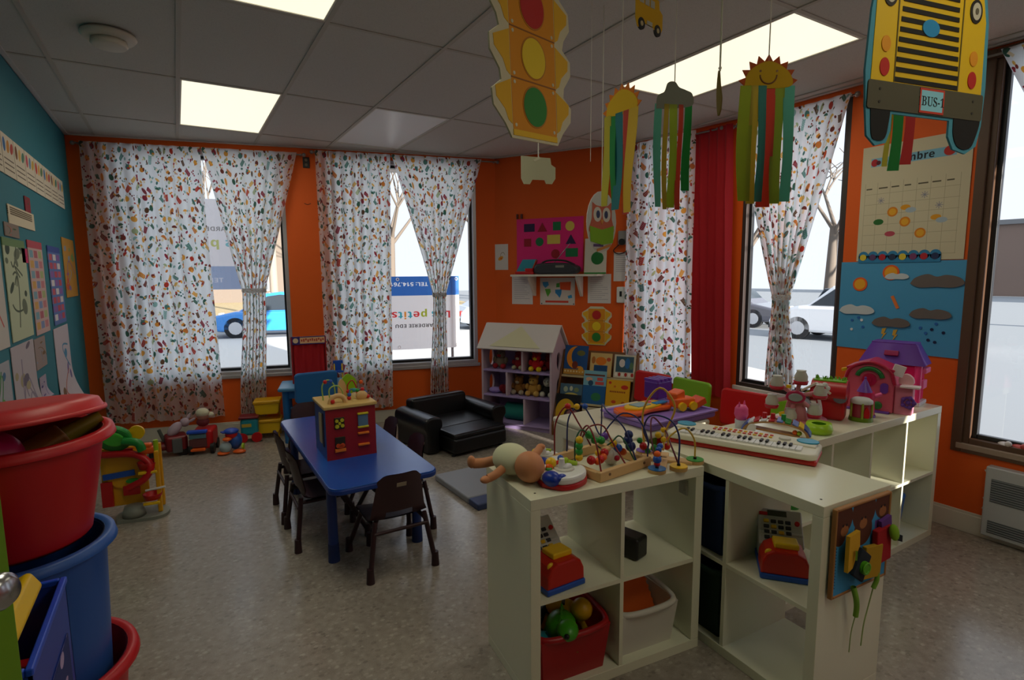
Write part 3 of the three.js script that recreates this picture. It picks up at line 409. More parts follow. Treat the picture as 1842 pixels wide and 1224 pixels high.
// ---------- blue activity table and chairs ----------
{ const t = thing('activity_table', 'long blue children table with rounded corners', 'table', [0.835, 0, -3.3575]);
  const top = M('#0650b0', { roughness: 0.26 }), edge = M('#0f3c94', { roughness: 0.4 });
  part(t, 'tabletop', top, Ex(RRect(0.554, 1.515, 0.06), 0.022, [0, 0.49, 0], [-Math.PI / 2, 0, 0], 0.003)); part(t, 'edge_band', edge, Ex(RRect(0.56, 1.521, 0.062), 0.03, [0, 0.482, 0], [-Math.PI / 2, 0, 0], 0.008)); part(t, 'apron', edge, B(0.42, 0.05, 1.0, [0, 0.45, 0]));
  for (const [x, z] of [[-0.213, 0.465], [0.25, 0.485], [-0.213, -0.62], [0.25, -0.62]]) { const l = part(t, 'leg', M('#14357e', { roughness: 0.35 }), Cy(0.026, 0.026, 0.4, [x, 0.27, z])); part(l, 'foot', M('#122c66', { roughness: 0.5 }), Cy(0.028, 0.031, 0.1, [x, 0.05, z])); } }
const plum = M('#3c1f26', { roughness: 0.4 }), plumLeg = M('#33191f', { roughness: 0.45 });
function stackChair(label) {                                              // faces -z, rear legs at z = 0
  const t = thing('stacking_chair', label, 'chair', [0, 0, 0], 0, 'dark plum stacking chairs');
  const W = 0.30, pos = [], uv = [], idx = [], nu = 12, prof = [[0.535, 0.012], [0.50, 0.004], [0.44, -0.008], [0.38, -0.02], [0.33, -0.03], [0.29, -0.05], [0.272, -0.09], [0.27, -0.16], [0.272, -0.24], [0.275, -0.30], [0.262, -0.325]], nv = prof.length - 1;
  for (let j = 0; j <= nv; j++) for (let i = 0; i <= nu; i++) { const u = i / nu * 2 - 1, back = j < 5, w = back ? mix(0.105, 0.15, j / 5) : W / 2, round = j === 0 ? 1 - Math.pow(Math.abs(u), 6) * 0.05 : 1; pos.push(u * w, prof[j][0] * round + (back ? 0 : u * u * 0.012), prof[j][1] - (back ? u * u * 0.03 : 0)); uv.push(u, j / nv); }
  for (let j = 0; j < nv; j++) for (let i = 0; i < nu; i++) { const k = j * (nu + 1) + i; if ((j === 4) && i > 2 && i < 9) continue; idx.push(k, k + nu + 1, k + 1, k + 1, k + nu + 1, k + nu + 2); }
  const mk = o => { const g = new THREE.BufferGeometry(); g.setAttribute('position', new THREE.Float32BufferAttribute(pos, 3)); g.setAttribute('uv', new THREE.Float32BufferAttribute(uv, 2)); g.setIndex(idx); g.computeVertexNormals(); const p = g.attributes.position, n = g.attributes.normal; for (let i = 0; i < p.count; i++) p.setXYZ(i, p.getX(i) + n.getX(i) * o, p.getY(i) + n.getY(i) * o, p.getZ(i) + n.getZ(i) * o); return g.toNonIndexed(); };
  part(t, 'seat_shell', plum, mk(0.003), mk(-0.003));
  part(t, 'size_label', M('#a89a84', { roughness: 0.7 }), B(0.05, 0.022, 0.002, [0, 0.478, 0.0065], [0.25, 0, 0]));
  for (const x of [-1, 1]) { const r = part(t, 'leg', plumLeg, Rod([x * 0.172, 0.03, 0.0], [x * 0.13, 0.29, -0.035], 0.013)); part(r, 'foot', plumLeg, Cy(0.017, 0.021, 0.075, [x * 0.1725, 0.0375, 0.0])); const f = part(t, 'leg', plumLeg, Rod([x * 0.175, 0.03, -0.39], [x * 0.13, 0.262, -0.27], 0.013)); part(f, 'foot', plumLeg, Cy(0.017, 0.021, 0.075, [x * 0.1755, 0.0375, -0.388])); part(t, 'seat_rail', plumLeg, Rod([x * 0.13, 0.262, -0.03], [x * 0.13, 0.262, -0.28], 0.011)); }
  part(t, 'stretcher', plumLeg, Rod([-0.14, 0.235, -0.02], [0.14, 0.235, -0.02], 0.009)); return t;
}
const ch = stackChair('dark plum chair at the near end of the blue table'); ch.position.set(0.895, 0, -2.572);
again(ch, 'dark plum chair on the teal wall side, nearer the viewer', [0.475, 0, -3.26], -Math.PI / 2); again(ch, 'dark plum chair on the teal wall side, farther along', [0.47, 0, -3.68], -Math.PI / 2);
again(ch, 'dark plum chair back showing beyond the table, nearer the sofa', [1.225, 0, -3.14], Math.PI / 2); again(ch, 'dark plum chair back showing beyond the table, behind the cube', [1.225, 0, -3.62], Math.PI / 2); again(ch, 'dark plum chair at the far end of the blue table', [0.80, 0, -4.44], Math.PI);

// ---------- wooden activity cube ----------
{ const t = thing('activity_cube', 'wooden activity cube with red and blue sides on the table', 'toy cube', [0.783, 0.501, -3.19], -0.01); const w = 0.275, d = 0.29, h = 0.285;
  part(t, 'red_side', M('#9c1420', { roughness: 0.5 }), B(w, h, 0.012, [0, h / 2, d / 2 - 0.006])); part(t, 'blue_side', M('#1d4e9e', { roughness: 0.5 }), B(0.012, h, d, [-w / 2 + 0.006, h / 2, -0.001])); part(t, 'orange_side', M('#e8651a', { roughness: 0.5 }), B(0.012, h, d, [w / 2 - 0.006, h / 2, -0.001])); part(t, 'rear_side', M('#2d8a44', { roughness: 0.5 }), B(w, h, 0.012, [0, h / 2, -d / 2 + 0.006]));
  part(t, 'wood_top', M('#d8b46a', { roughness: 0.45 }), B(w + 0.02, 0.02, d + 0.02, [0, h + 0.01, 0], undefined, 0.006)); part(t, 'side_window', M('#c8b27c'), Ex(RRect(0.07, 0.17, 0.012), 0.006, [-w / 2 - 0.002, 0.16, 0.02], [0, Math.PI / 2, 0]));
  part(t, 'window_recess', M('#2a1c1c'), B(0.004, 0.19, 0.03, [-w / 2 - 0.002, 0.16, 0.075]));
  const face = (x, y, c, k) => { part(t, 'picture_tile', M('#2a2410'), B(0.055, 0.065, 0.008, [x, y, d / 2 + 0.003], undefined, 0.003)); part(t, 'tile_figure', M(c), ...k.map(([a, b, r]) => Cy(r, r, 0.006, [x + a, y + b, d / 2 + 0.009], [Math.PI / 2, 0, 0]))); };
  face(-0.065, 0.205, '#c8c024', [[-0.015, 0.015, 0.009], [0.014, 0.017, 0.01], [-0.014, -0.016, 0.011], [0.015, -0.014, 0.01], [0, 0, 0.008]]); face(-0.065, 0.095, '#e2521a', [[-0.012, -0.016, 0.012], [0.012, -0.016, 0.012], [0, -0.02, 0.012]]);
  part(t, 'door_panel', M('#5e7f9a'), B(0.055, 0.065, 0.01, [0.065, 0.205, d / 2 + 0.004])); part(t, 'yellow_bar', M('#d8c81c'), B(0.062, 0.012, 0.014, [0.065, 0.244, d / 2 + 0.006], undefined, 0.004), B(0.062, 0.012, 0.014, [0.065, 0.168, d / 2 + 0.006], undefined, 0.004)); part(t, 'orange_bar', M('#ef7a1a'), B(0.064, 0.013, 0.014, [0.065, 0.132, d / 2 + 0.006], undefined, 0.004), B(0.064, 0.013, 0.014, [0.065, 0.066, d / 2 + 0.006], undefined, 0.004), B(0.06, 0.02, 0.012, [-0.065, 0.052, d / 2 + 0.005], undefined, 0.004));
  const T0 = h + 0.02, wr = (n, m, pts, r = 0.004) => part(t, n, m, Tb(pts, r)), bead = (m, p, r = 0.012) => part(t, 'bead', m, Sp(r, p, undefined, 12));
  wr('wire', pl('#9ab85a'), [[-0.11, T0, -0.03], [-0.11, T0 + 0.09, -0.03], [-0.08, T0 + 0.115, -0.03], [-0.05, T0 + 0.09, -0.03], [-0.04, T0 + 0.01, -0.03]]); wr('wire', pl('#9ab85a'), [[-0.08, T0, 0.01], [-0.08, T0 + 0.07, 0.01], [-0.04, T0 + 0.085, 0.01], [-0.01, T0 + 0.05, 0.01], [-0.01, T0, 0.01]]);
  wr('wire', pl('#b8382c'), [[0.04, T0, -0.06], [0.04, T0 + 0.07, -0.06], [0.065, T0 + 0.095, -0.05], [0.085, T0 + 0.05, -0.04], [0.09, T0, -0.03]]); wr('wire', pl('#3a7ab0'), [[0.02, T0, 0.04], [0.03, T0 + 0.06, 0.04], [0.07, T0 + 0.05, 0.03], [0.11, T0 + 0.05, 0.03], [0.12, T0, 0.03]]);
  part(t, 'wood_arch', wood, To(0.042, 0.014, [-0.055, T0, 0.085], [0, 0, 0], Math.PI)); part(t, 'leaf_cutout', pl('#8cc01c'), Ex(Spl([[0, 0], [0.045, 0.03], [0.05, 0.09], [0, 0.13], [-0.04, 0.08], [-0.035, 0.03]]), 0.01, [0.05, T0 - 0.004, -0.11])); part(t, 'wood_figure', wood, Ex(Spl([[-0.02, 0], [0.02, 0], [0.025, 0.07], [0.0, 0.11], [-0.02, 0.07]]), 0.014, [0.005, T0 - 0.004, -0.07]), Sp(0.035, [0.09, T0 + 0.02, 0.05], [1, 0.8, 0.5]));
  [[RED, [-0.095, T0 + 0.105, -0.03]], [BLU, [-0.065, T0 + 0.105, -0.03]], [RED, [-0.085, T0 + 0.014, 0.1]], [RED, [0.04, T0 + 0.03, -0.06]], [BLU, [0.022, T0 + 0.03, 0.04]], [RED, [0.02, T0 + 0.012, 0.04]], [GRN, [0.07, T0 + 0.05, 0.03]], [RED, [0.1, T0 + 0.052, 0.03]], [BLU, [0.118, T0 + 0.03, 0.03]], [RED, [0.09, T0 + 0.02, -0.03]], [ORG, [0.115, T0 + 0.08, -0.05]], [TEAL, [0.05, T0 + 0.055, 0.04]], [RED, [0.125, T0 + 0.012, 0.05]]].forEach(([m, p]) => bead(m, p)); }

// ---------- black flip-open sofa and folding mat ----------
{ const t = thing('kids_sofa', 'small black leatherette fold-out sofa', 'sofa', [2.09, 0, -4.475], 0.14); const m = M('#0d0d10', { roughness: 0.33 });
  part(t, 'base_cushion', m, B(0.58, 0.15, 0.44, [0, 0.095, -0.1], undefined, 0.03)); part(t, 'seat_cushion', m, B(0.57, 0.05, 0.36, [0, 0.185, -0.04], [0.05, 0, 0], 0.022)); part(t, 'backrest', m, B(0.60, 0.37, 0.14, [0, 0.20, -0.31], [-0.12, 0, 0], 0.035));
  const arm = Spl([[-0.06, 0], [0.05, 0], [0.055, 0.16], [0.085, 0.22], [0.07, 0.285], [0.0, 0.305], [-0.07, 0.285], [-0.085, 0.22], [-0.06, 0.15]]); for (const x of [-1, 1]) part(t, 'armrest', m, Ex(arm, 0.56, [x * 0.345, 0.015, -0.08], undefined, 0.015));
  part(t, 'fold_out_seat', m, B(0.55, 0.13, 0.30, [0.0, 0.095, 0.255], undefined, 0.025)); part(t, 'fold_out_cushion', m, B(0.54, 0.045, 0.29, [0, 0.175, 0.25], undefined, 0.02)); part(t, 'washing_label', M('#a8acb4', { roughness: 0.3 }), B(0.012, 0.1, 0.05, [0.276, 0.11, 0.36], undefined, 0.004));
  for (const x of [-0.25, 0.25]) for (const z of [-0.26, 0.34]) part(t, 'foot', black, Cy(0.02, 0.018, 0.03, [x, 0.015, z])); }
{ const t = thing('floor_mat', 'grey folding gym mat with navy ends beside the shelf', 'mat', [1.98, 0, -3.38], 0.03); part(t, 'panel', M('#8b8e96', { roughness: 0.45 }), B(0.86, 0.045, 0.52, [0, 0.0225, -0.06], undefined, 0.012)); part(t, 'navy_end', M('#2c3c66', { roughness: 0.45 }), B(0.86, 0.045, 0.13, [0, 0.0225, 0.27], undefined, 0.012)); part(t, 'navy_patch', M('#2c3c66', { roughness: 0.45 }), B(0.5, 0.006, 0.16, [0.16, 0.047, -0.02])); }

// ---------- blue corner by the back wall ----------
const mBlue = M('#1f6cae', { roughness: 0.45 });
{ const t = thing('kids_table', 'small blue plastic table under the red puppet theatre', 'table', [1.05, 0, -5.33], BACK.ry); part(t, 'tabletop', M('#5a9ccc', { roughness: 0.35 }), B(0.62, 0.035, 0.40, [0, 0.5, 0], undefined, 0.015)); for (const x of [-0.25, 0.25]) for (const z of [-0.14, 0.14]) part(t, 'leg', mBlue, Cy(0.03, 0.026, 0.485, [x, 0.2425, z])); part(t, 'apron', mBlue, B(0.52, 0.08, 0.3, [0, 0.45, 0])); }
function mammut(name, label, p, ry, m, group) {                           // faces -z
  const t = thing(name, label, 'chair', p, ry, group); part(t, 'seat', m, B(0.33, 0.035, 0.28, [0, 0.30, -0.14], undefined, 0.015)); part(t, 'backrest', m, Ex(RRect(0.37, 0.27, 0.035), 0.035, [0, 0.535, 0.02], [0.08, 0, 0], 0.012));
  for (const x of [-0.06, 0.06]) part(t, 'back_post', m, B(0.06, 0.14, 0.03, [x, 0.355, 0.0], [0.06, 0, 0], 0.01)); for (const x of [-0.12, 0.12]) for (const z of [-0.03, -0.25]) part(t, 'leg', m, Cy(0.03, 0.022, 0.29, [x * 1.08, 0.145, z])); return t;
}
mammut('blue_chair', 'blue plastic child chair in front of the red puppet theatre', [1.0, 0, -5.06], 0.06, mBlue);
{ const t = thing('puppet_theatre', 'red tabletop puppet theatre with a lettered sign', 'puppet theatre', [1.015, 0.518, -5.37], BACK.ry + 0.12); const m = M('#a01018', { roughness: 0.8 });
  const g = new THREE.PlaneGeometry(0.27, 0.36, 60, 1), p = g.attributes.position; for (let i = 0; i < p.count; i++) p.setZ(i, Math.sin(p.getX(i) * 95) * 0.008); g.computeVertexNormals();
  part(t, 'curtain', M('#b4141c', { roughness: 0.9 }), X(g, [0, 0.18, 0.012])); part(t, 'side_wing', m, B(0.012, 0.43, 0.05, [-0.148, 0.215, 0]), B(0.012, 0.43, 0.05, [0.148, 0.215, 0])); part(t, 'rear_panel', m, B(0.29, 0.4, 0.01, [0, 0.2, -0.015]));
  part(t, 'header', sheetMat(canvasTex(256, 64, (c, w, h) => { c.fillStyle = '#3a2a72'; c.fillRect(0, 0, w, h); c.fillStyle = '#e6c9a0'; c.beginPath(); c.arc(32, 32, 20, 0, 7); c.fill(); c.fillStyle = '#e9b98a'; c.fillRect(64, 8, 186, 48); c.fillStyle = '#c2442c'; for (let i = 0; i < 11; i++) c.fillRect(72 + i * 16, 24 - (i % 3) * 4, 11, 16 + (i % 2) * 6); })), B(0.3, 0.075, 0.014, [0, 0.40, 0.018])); }
{ const t = thing('toy_bench', 'small blue and yellow toy bench on the blue table', 'toy', [1.255, 0.518, -5.28], -0.2); part(t, 'seat', BLU, B(0.09, 0.1, 0.03, [0, 0.15, 0], undefined, 0.006), B(0.09, 0.015, 0.09, [0, 0.1, 0.03], undefined, 0.004)); part(t, 'leg', YEL, Rod([-0.035, 0, 0.06], [-0.035, 0.2, 0], 0.007), Rod([0.035, 0, 0.06], [0.035, 0.2, 0], 0.007)); part(t, 'peg', RED, Cy(0.016, 0.016, 0.08, [0.07, 0.04, 0.02])); }
{ const t = thing('drawer_unit', 'small yellow plastic drawer boxes beside the blue table', 'drawer unit', [0.66, 0, -5.58], BACK.ry); for (const y of [0.02, 0.2]) { const b = part(t, 'drawer', YEL, Ex(Shp([[-0.1, 0.02], [-0.085, 0], [0.085, 0], [0.1, 0.02], [0.11, 0.1], [-0.11, 0.1]]), 0.17, [0, y + 0.03, 0], undefined, 0.006)); part(b, 'lid', pl('#e8b010'), B(0.235, 0.03, 0.19, [0, y + 0.145, 0], undefined, 0.01)); } part(t, 'frame_post', pl('#d8a410'), Rod([-0.09, 0, -0.07], [-0.09, 0.3, -0.07], 0.01), Rod([0.09, 0, -0.07], [0.09, 0.3, -0.07], 0.01), Rod([-0.09, 0, 0.07], [-0.09, 0.06, 0.07], 0.01), Rod([0.09, 0, 0.07], [0.09, 0.06, 0.07], 0.01)); }
{ const t = thing('light_switch', 'small black wall outlet between the two back windows', 'switch', at(BACK, 1.905, 2.58), BACK.ry); part(t, 'plate', M('#241a14'), B(0.06, 0.1, 0.012, [0, 0, 0.006], undefined, 0.004)); for (const y of [-0.022, 0.022]) part(t, 'socket', M('#6a5a48'), Cy(0.013, 0.013, 0.006, [0, y, 0.014], [Math.PI / 2, 0, 0])); }
// ---------- corner wall: posters, shelf, gadgets ----------
const onCorner = (name, label, s0, s1, y0, y1, mat, cat = 'paper', off = 0.003) => single(name, label, cat, mat, B(s1 - s0, y1 - y0, 0.004), at(CORN, (s0 + s1) / 2, (y0 + y1) / 2, off), CORN.ry);
const page = (lines, draw) => sheetMat(canvasTex(128, 160, (g, w, h) => { g.fillStyle = '#dcd8d6'; g.fillRect(0, 0, w, h); g.fillStyle = '#b2aeb6'; for (let i = 0; i < lines; i++) g.fillRect(14, 16 + i * 11, rr(60, 100), 3); if (draw) draw(g, w, h); }));
onCorner('drawing_page', 'white sheet with an orange drawing beside the banner window', -0.07 + 0.07, 0.155, 1.56, 1.83, page(0, (g) => { g.fillStyle = '#e0a040'; g.beginPath(); g.ellipse(56, 88, 26, 12, -0.3, 0, 7); g.fill(); g.strokeStyle = '#8a7a60'; g.lineWidth = 3; g.beginPath(); g.arc(76, 74, 22, 3, 6); g.stroke(); g.fillStyle = '#e06a1a'; g.fillRect(50, 84, 18, 10); }));
{ const t = thing('shapes_poster', 'bright pink poster of coloured shapes', 'poster', at(CORN, 0.625, 1.805, 0.004), CORN.ry); part(t, 'sheet', M('#e8207c', { roughness: 0.7 }), B(0.73, 0.54, 0.004));
  const sh = { r: (w, h) => RRect(w, h, 0.002), t: w => Shp([[-w / 2, -w * 0.42], [w / 2, -w * 0.42], [0, w * 0.45]]), c: r => Ell(r, r) }, col = { n: M('#34264e', { roughness: 0.8 }), r: M('#a01c2c', { roughness: 0.8 }), g: M('#1f7a4a', { roughness: 0.8 }), y: M('#e2c75a', { roughness: 0.8 }) };
  for (const [k, c, x, y, a, b] of [['r', 'n', -0.22, 0.18, 0.12, 0.08], ['t', 'r', -0.075, 0.18, 0.105], ['r', 'g', 0.085, 0.185, 0.085, 0.085], ['c', 'y', 0.225, 0.18, 0.048], ['r', 'r', -0.24, 0.03, 0.08, 0.08], ['c', 'g', -0.105, 0.035, 0.044], ['r', 'y', 0.05, 0.055, 0.14, 0.09], ['t', 'n', 0.235, 0.05, 0.11], ['c', 'r', 0.07, -0.09, 0.046], ['r', 'g', 0.245, -0.08, 0.13, 0.085]]) part(t, { r: 'square_shape', t: 'triangle_shape', c: 'round_shape' }[k], col[c], Ex(sh[k](a, b ?? a), 0.002, [x, y, 0.0035])); }
{ const t = thing('wall_shelf', 'narrow white wall shelf under the pink poster', 'shelf', at(CORN, 0.74, 1.51), CORN.ry); part(t, 'board', M('#e4ded2'), B(0.92, 0.02, 0.2, [0, -0.01, 0.101], undefined, 0.003)); for (const x of [-0.27, 0.24]) part(t, 'bracket', M('#dcd6c8'), Ex(Shp([[0, 0], [0.17, 0], [0.17, -0.02], [0.03, -0.2], [0, -0.2]]), 0.022, [x, -0.02, 0.001], [0, -Math.PI / 2, 0])); }
{ const t = thing('cd_player', 'dark grey portable music player on the wall shelf', 'music player', at(CORN, 0.75, 1.511, 0.11), CORN.ry); part(t, 'body', M('#34363c', { roughness: 0.4 }), Ex(Spl([[-0.23, 0.02], [-0.16, 0], [0.16, 0], [0.23, 0.03], [0.22, 0.08], [0.1, 0.11], [-0.12, 0.11], [-0.21, 0.09]]), 0.13, [0, 0, 0], undefined, 0.02)); part(t, 'display', M('#8b8a80'), B(0.09, 0.022, 0.004, [0.06, 0.075, 0.066], undefined, 0.001)); part(t, 'antenna', steel, Rod([-0.05, 0.1, -0.03], [0.13, 0.3, -0.03], 0.0035)); part(t, 'handle', M('#202226'), Tb([[-0.18, 0.09, 0.02], [-0.1, 0.13, 0.03], [0.1, 0.13, 0.03], [0.2, 0.09, 0.02]], 0.009)); }
{ const t = thing('teal_folder', 'teal picture book leaning on the wall shelf', 'book', at(CORN, 0.40, 1.511, 0.10), CORN.ry); t.rotation.z = 0.0; part(t, 'cover', M('#2a9ab0', { roughness: 0.5 }), Ex(Shp([[-0.11, 0], [0.06, 0], [0.13, 0.15], [-0.02, 0.15]]), 0.03, [0, 0.0, 0])); part(t, 'spine', M('#c04a2c'), B(0.012, 0.15, 0.032, [0.1, 0.075, 0], [0, 0, -0.42])); }
single('red_box', 'small red and blue toy under the teal book', 'toy', RED, [B(0.2, 0.03, 0.06, [0, 0.015, 0], undefined, 0.006), B(0.08, 0.03, 0.05, [0.05, 0.045, 0], undefined, 0.006)], at(CORN, 0.43, 1.511, 0.165), CORN.ry);
onCorner('notice_page', 'white typed notice at the left under the wall shelf', 0.20, 0.44, 1.20, 1.49, page(11)); onCorner('notice_page', 'white typed notice at the right under the wall shelf', 1.04, 1.275, 1.225, 1.51, page(12));
onCorner('notice_page', 'white typed notice above the white thermostat', 1.30, 1.50, 1.44, 1.715, page(9));
onCorner('world_map', 'small world map with coloured continents under the shelf', 0.525, 0.905, 1.20, 1.475, sheetMat(canvasTex(256, 192, (g, w, h) => { g.fillStyle = '#d6cfc8'; g.fillRect(0, 0, w, h); const b = (c, p) => { g.fillStyle = c; g.beginPath(); p.forEach(([x, y], i) => i ? g.lineTo(x, y) : g.moveTo(x, y)); g.fill(); }; b('#3a8fc8', [[18, 30], [60, 28], [66, 52], [40, 72], [22, 54]]); b('#5aa83c', [[36, 80], [76, 78], [80, 100], [58, 136], [48, 116]]); b('#4aa04a', [[122, 40], [146, 36], [146, 66], [120, 68]]); b('#e2582a', [[146, 32], [228, 28], [224, 88], [150, 84]]); b('#2f86c4', [[112, 84], [160, 82], [158, 112], [146, 142], [128, 120], [114, 108]]); b('#3a9ad0', [[204, 128], [232, 118], [238, 140], [210, 146]]); g.fillStyle = '#d8432a'; g.fillRect(40, 162, 170, 14); g.fillStyle = '#444'; for (const [x, y] of [[8, 180], [244, 180]]) g.fillRect(x, y, 8, 8); })), 'map');
{ const t = thing('leaf_card', 'white card with a green circle standing on the shelf', 'card', at(CORN, 1.135, 1.512, 0.06), CORN.ry); part(t, 'card', M('#cfcabc', { roughness: 0.85 }), B(0.22, 0.34, 0.006, [0, 0.17, 0], [-0.08, 0, 0])); part(t, 'green_circle', M('#1f6e30', { roughness: 0.8 }), Cy(0.062, 0.062, 0.004, [0.02, 0.15, 0.006], [Math.PI / 2 - 0.08, 0, 0])); part(t, 'green_edge', M('#2f8a3a'), B(0.22, 0.014, 0.008, [0, 0.007, 0.013])); }
{ const t = thing('wall_phone', 'grey wall intercom with loose black cables', 'intercom', at(CORN, 1.39, 1.83), CORN.ry); part(t, 'box', M('#8a8886'), B(0.085, 0.13, 0.04, [0, 0.02, 0.02], undefined, 0.008)); part(t, 'camera_eye', black, Cy(0.03, 0.03, 0.03, [0, -0.02, 0.05], [Math.PI / 2, 0, 0])); part(t, 'cable', M('#2a1510'), Tb([[-0.03, -0.04, 0.03], [-0.09, -0.1, 0.02], [-0.04, -0.13, 0.02], [0.06, -0.09, 0.02], [0.09, -0.02, 0.02]], 0.005)); }
{ const t = thing('thermostat', 'white wall thermostat beside the patterned curtain', 'thermostat', at(CORN, 1.405, 1.31), CORN.ry); part(t, 'case', M('#e6e8e4', { roughness: 0.35 }), B(0.13, 0.155, 0.04, [0, 0, 0.02], undefined, 0.012)); part(t, 'screen', black, B(0.022, 0.05, 0.004, [-0.022, 0.01, 0.041])); }
single('wall_hook', 'small dark hooks above the pink poster', 'hook', M('#5a1c0a'), [B(0.02, 0.05, 0.02, [0, 0, 0.01], undefined, 0.004), B(0.02, 0.05, 0.02, [0.05, 0, 0.01], undefined, 0.004)], at(CORN, 0.27, 2.105), CORN.ry);
single('smiley_mark', 'dark pen smile marked on the orange wall by the window', 'mark', M('#5a2406'), [Tb([[-0.03, 0.012, 0.002], [0, 0, 0.002], [0.03, 0.012, 0.002]], 0.003)], at(BACK, 1.9, 2.19), BACK.ry);
// traffic light cut-outs (backing, housing, visors, three lamps)
function trafficLight(name, label, p, ry, k, rz = 0) {
  const t = thing(name, label, 'traffic light sign', p, ry); t.scale.setScalar(k); t.rotation.z = rz;
  const vis = [[0.28, 0.27], [0.28, -0.02], [0.28, -0.30]];
  part(t, 'backing', M('#d9d2b0', { roughness: 0.85 }), Ex(Shp([[-0.17, 0.5], [0.17, 0.5], [0.24, 0.44], [0.40, 0.34], [0.41, 0.24], [0.34, 0.16], [0.32, 0.1], [0.41, 0.04], [0.41, -0.05], [0.33, -0.14], [0.32, -0.2], [0.41, -0.26], [0.40, -0.35], [0.30, -0.44], [0.24, -0.52], [-0.24, -0.52], [-0.30, -0.44], [-0.40, -0.35], [-0.41, -0.26], [-0.32, -0.2], [-0.33, -0.14], [-0.41, -0.05], [-0.41, 0.04], [-0.32, 0.1], [-0.34, 0.16], [-0.41, 0.24], [-0.40, 0.34], [-0.24, 0.44]]), 0.012));
  part(t, 'housing', M('#e3960f', { roughness: 0.7 }), Ex(RRect(0.46, 0.92, 0.03, 0, -0.02), 0.014)); part(t, 'lower_lip', M('#f0c224', { roughness: 0.7 }), B(0.46, 0.035, 0.02, [0, -0.485, 0]));
  for (const y of [0.27, -0.02, -0.30]) for (const x of [-1, 1]) part(t, 'visor', M('#e9b51a', { roughness: 0.7 }), Ex(Shp([[x * 0.235, y + 0.12], [x * 0.38, y + 0.06], [x * 0.375, y + 0.0], [x * 0.3, y - 0.06], [x * 0.27, y - 0.12], [x * 0.235, y - 0.14]]), 0.016));
  for (const y of [0.125, -0.165]) part(t, 'divider', M('#9a5a0c'), B(0.46, 0.008, 0.018, [0, y, 0]));
  [['#c2201c', 0.275], ['#f0d01a', -0.02], ['#2c8a34', -0.31]].forEach(([c, y]) => { part(t, 'lamp_ring', M('#c07a0c'), Cy(0.128, 0.128, 0.018, [0, y, 0], [Math.PI / 2, 0, 0], 36)); part(t, 'lamp_disc', M(c, { roughness: 0.6 }), Cy(0.118, 0.118, 0.022, [0, y, 0], [Math.PI / 2, 0, 0], 36)); });
  for (const y of [0.1, 0.15, -0.14, -0.19, -0.44]) for (const x of [-1, 1]) part(t, 'bolt', M('#d8d0b0'), Cy(0.011, 0.011, 0.018, [x * 0.2, y, 0], [Math.PI / 2, 0, 0], 10)); return t;
}
trafficLight('traffic_light_sign', 'paper traffic light on the corner wall above the books', at(CORN, 1.135, 1.005, 0.006), CORN.ry, 0.375);

// ---------- doll house shelf ----------
{ const t = thing('dollhouse_shelf', 'lilac doll house bookcase with a white gabled roof', 'bookcase', [2.7515 + 0.148, 0, -4.508 - 0.093], CORN.ry); const lil = M('#b9a3c4', { roughness: 0.5 }), lilD = M('#a48fc0', { roughness: 0.5 }), w = 0.757, d = 0.35, f = d / 2;
  const side = x => { const s = Shp([[-f, 0], [f, 0], [f, 0.80], [0, 1.0], [-f, 0.80]]); const hole = (cy, r1, r2) => { const h = new THREE.Path(); h.absellipse(0, cy, r1, r2, 0, Math.PI * 2); s.holes.push(h); }; hole(0.68, 0.05, 0.085); hole(0.42, 0.05, 0.085); return part(t, 'side_panel', M('#c4aebc', { roughness: 0.5 }), Ex(s, 0.02, [x, 0, 0], [0, -Math.PI / 2, 0])); };
  side(-w / 2 + 0.01); side(w / 2 - 0.01); part(t, 'back_panel', lil, B(w - 0.04, 0.78, 0.01, [0, 0.41, -f + 0.005]));
  for (const y of [0.05, 0.32, 0.57, 0.80]) part(t, 'shelf', lilD, B(w - 0.04, 0.018, d - 0.012, [0, y, 0.006], undefined, 0.003)); part(t, 'plinth', lilD, B(w - 0.04, 0.045, 0.02, [0, 0.0225, f - 0.03]));
  for (const [x, y0, y1] of [[0.07, 0.58, 0.79], [-0.1, 0.33, 0.56], [0.09, 0.06, 0.31]]) part(t, 'divider', M('#c4aebc', { roughness: 0.5 }), B2(x - 0.009, x + 0.009, y0, y1, -f + 0.01, f - 0.002));
  const roofL = Math.hypot(f, 0.2) + 0.05, ra = Math.atan2(0.2, f); for (const z of [1, -1]) { const r = part(t, 'roof_panel', M('#dcd4d0', { roughness: 0.5 }), B(w + 0.06, 0.016, roofL, [0, 0.893 + 0.012, z * (f / 2 + 0.022)], [z * ra, 0, 0], 0.004)); if (z > 0) { part(r, 'gable_print', M('#d9d4ae', { roughness: 0.6 }), Ex(Shp([[-0.27, -0.13], [0.27, -0.13], [0, 0.12]]), 0.003, [0, 0.907 + 0.009, f / 2 + 0.03], [ra - Math.PI / 2, 0, 0])); part(r, 'round_print', M('#b7a3d0', { roughness: 0.6 }), Cy(0.035, 0.035, 0.006, [0, 0.93, f / 2 + 0.007], [ra, 0, 0])); } } }
const CF = [-0.848, 0.529], CU = [0.529, 0.848], DH = [2.8995, -4.601];
const inHouse = (x, y, z) => [DH[0] + CU[0] * x + CF[0] * z, y, DH[1] + CU[1] * x + CF[1] * z];
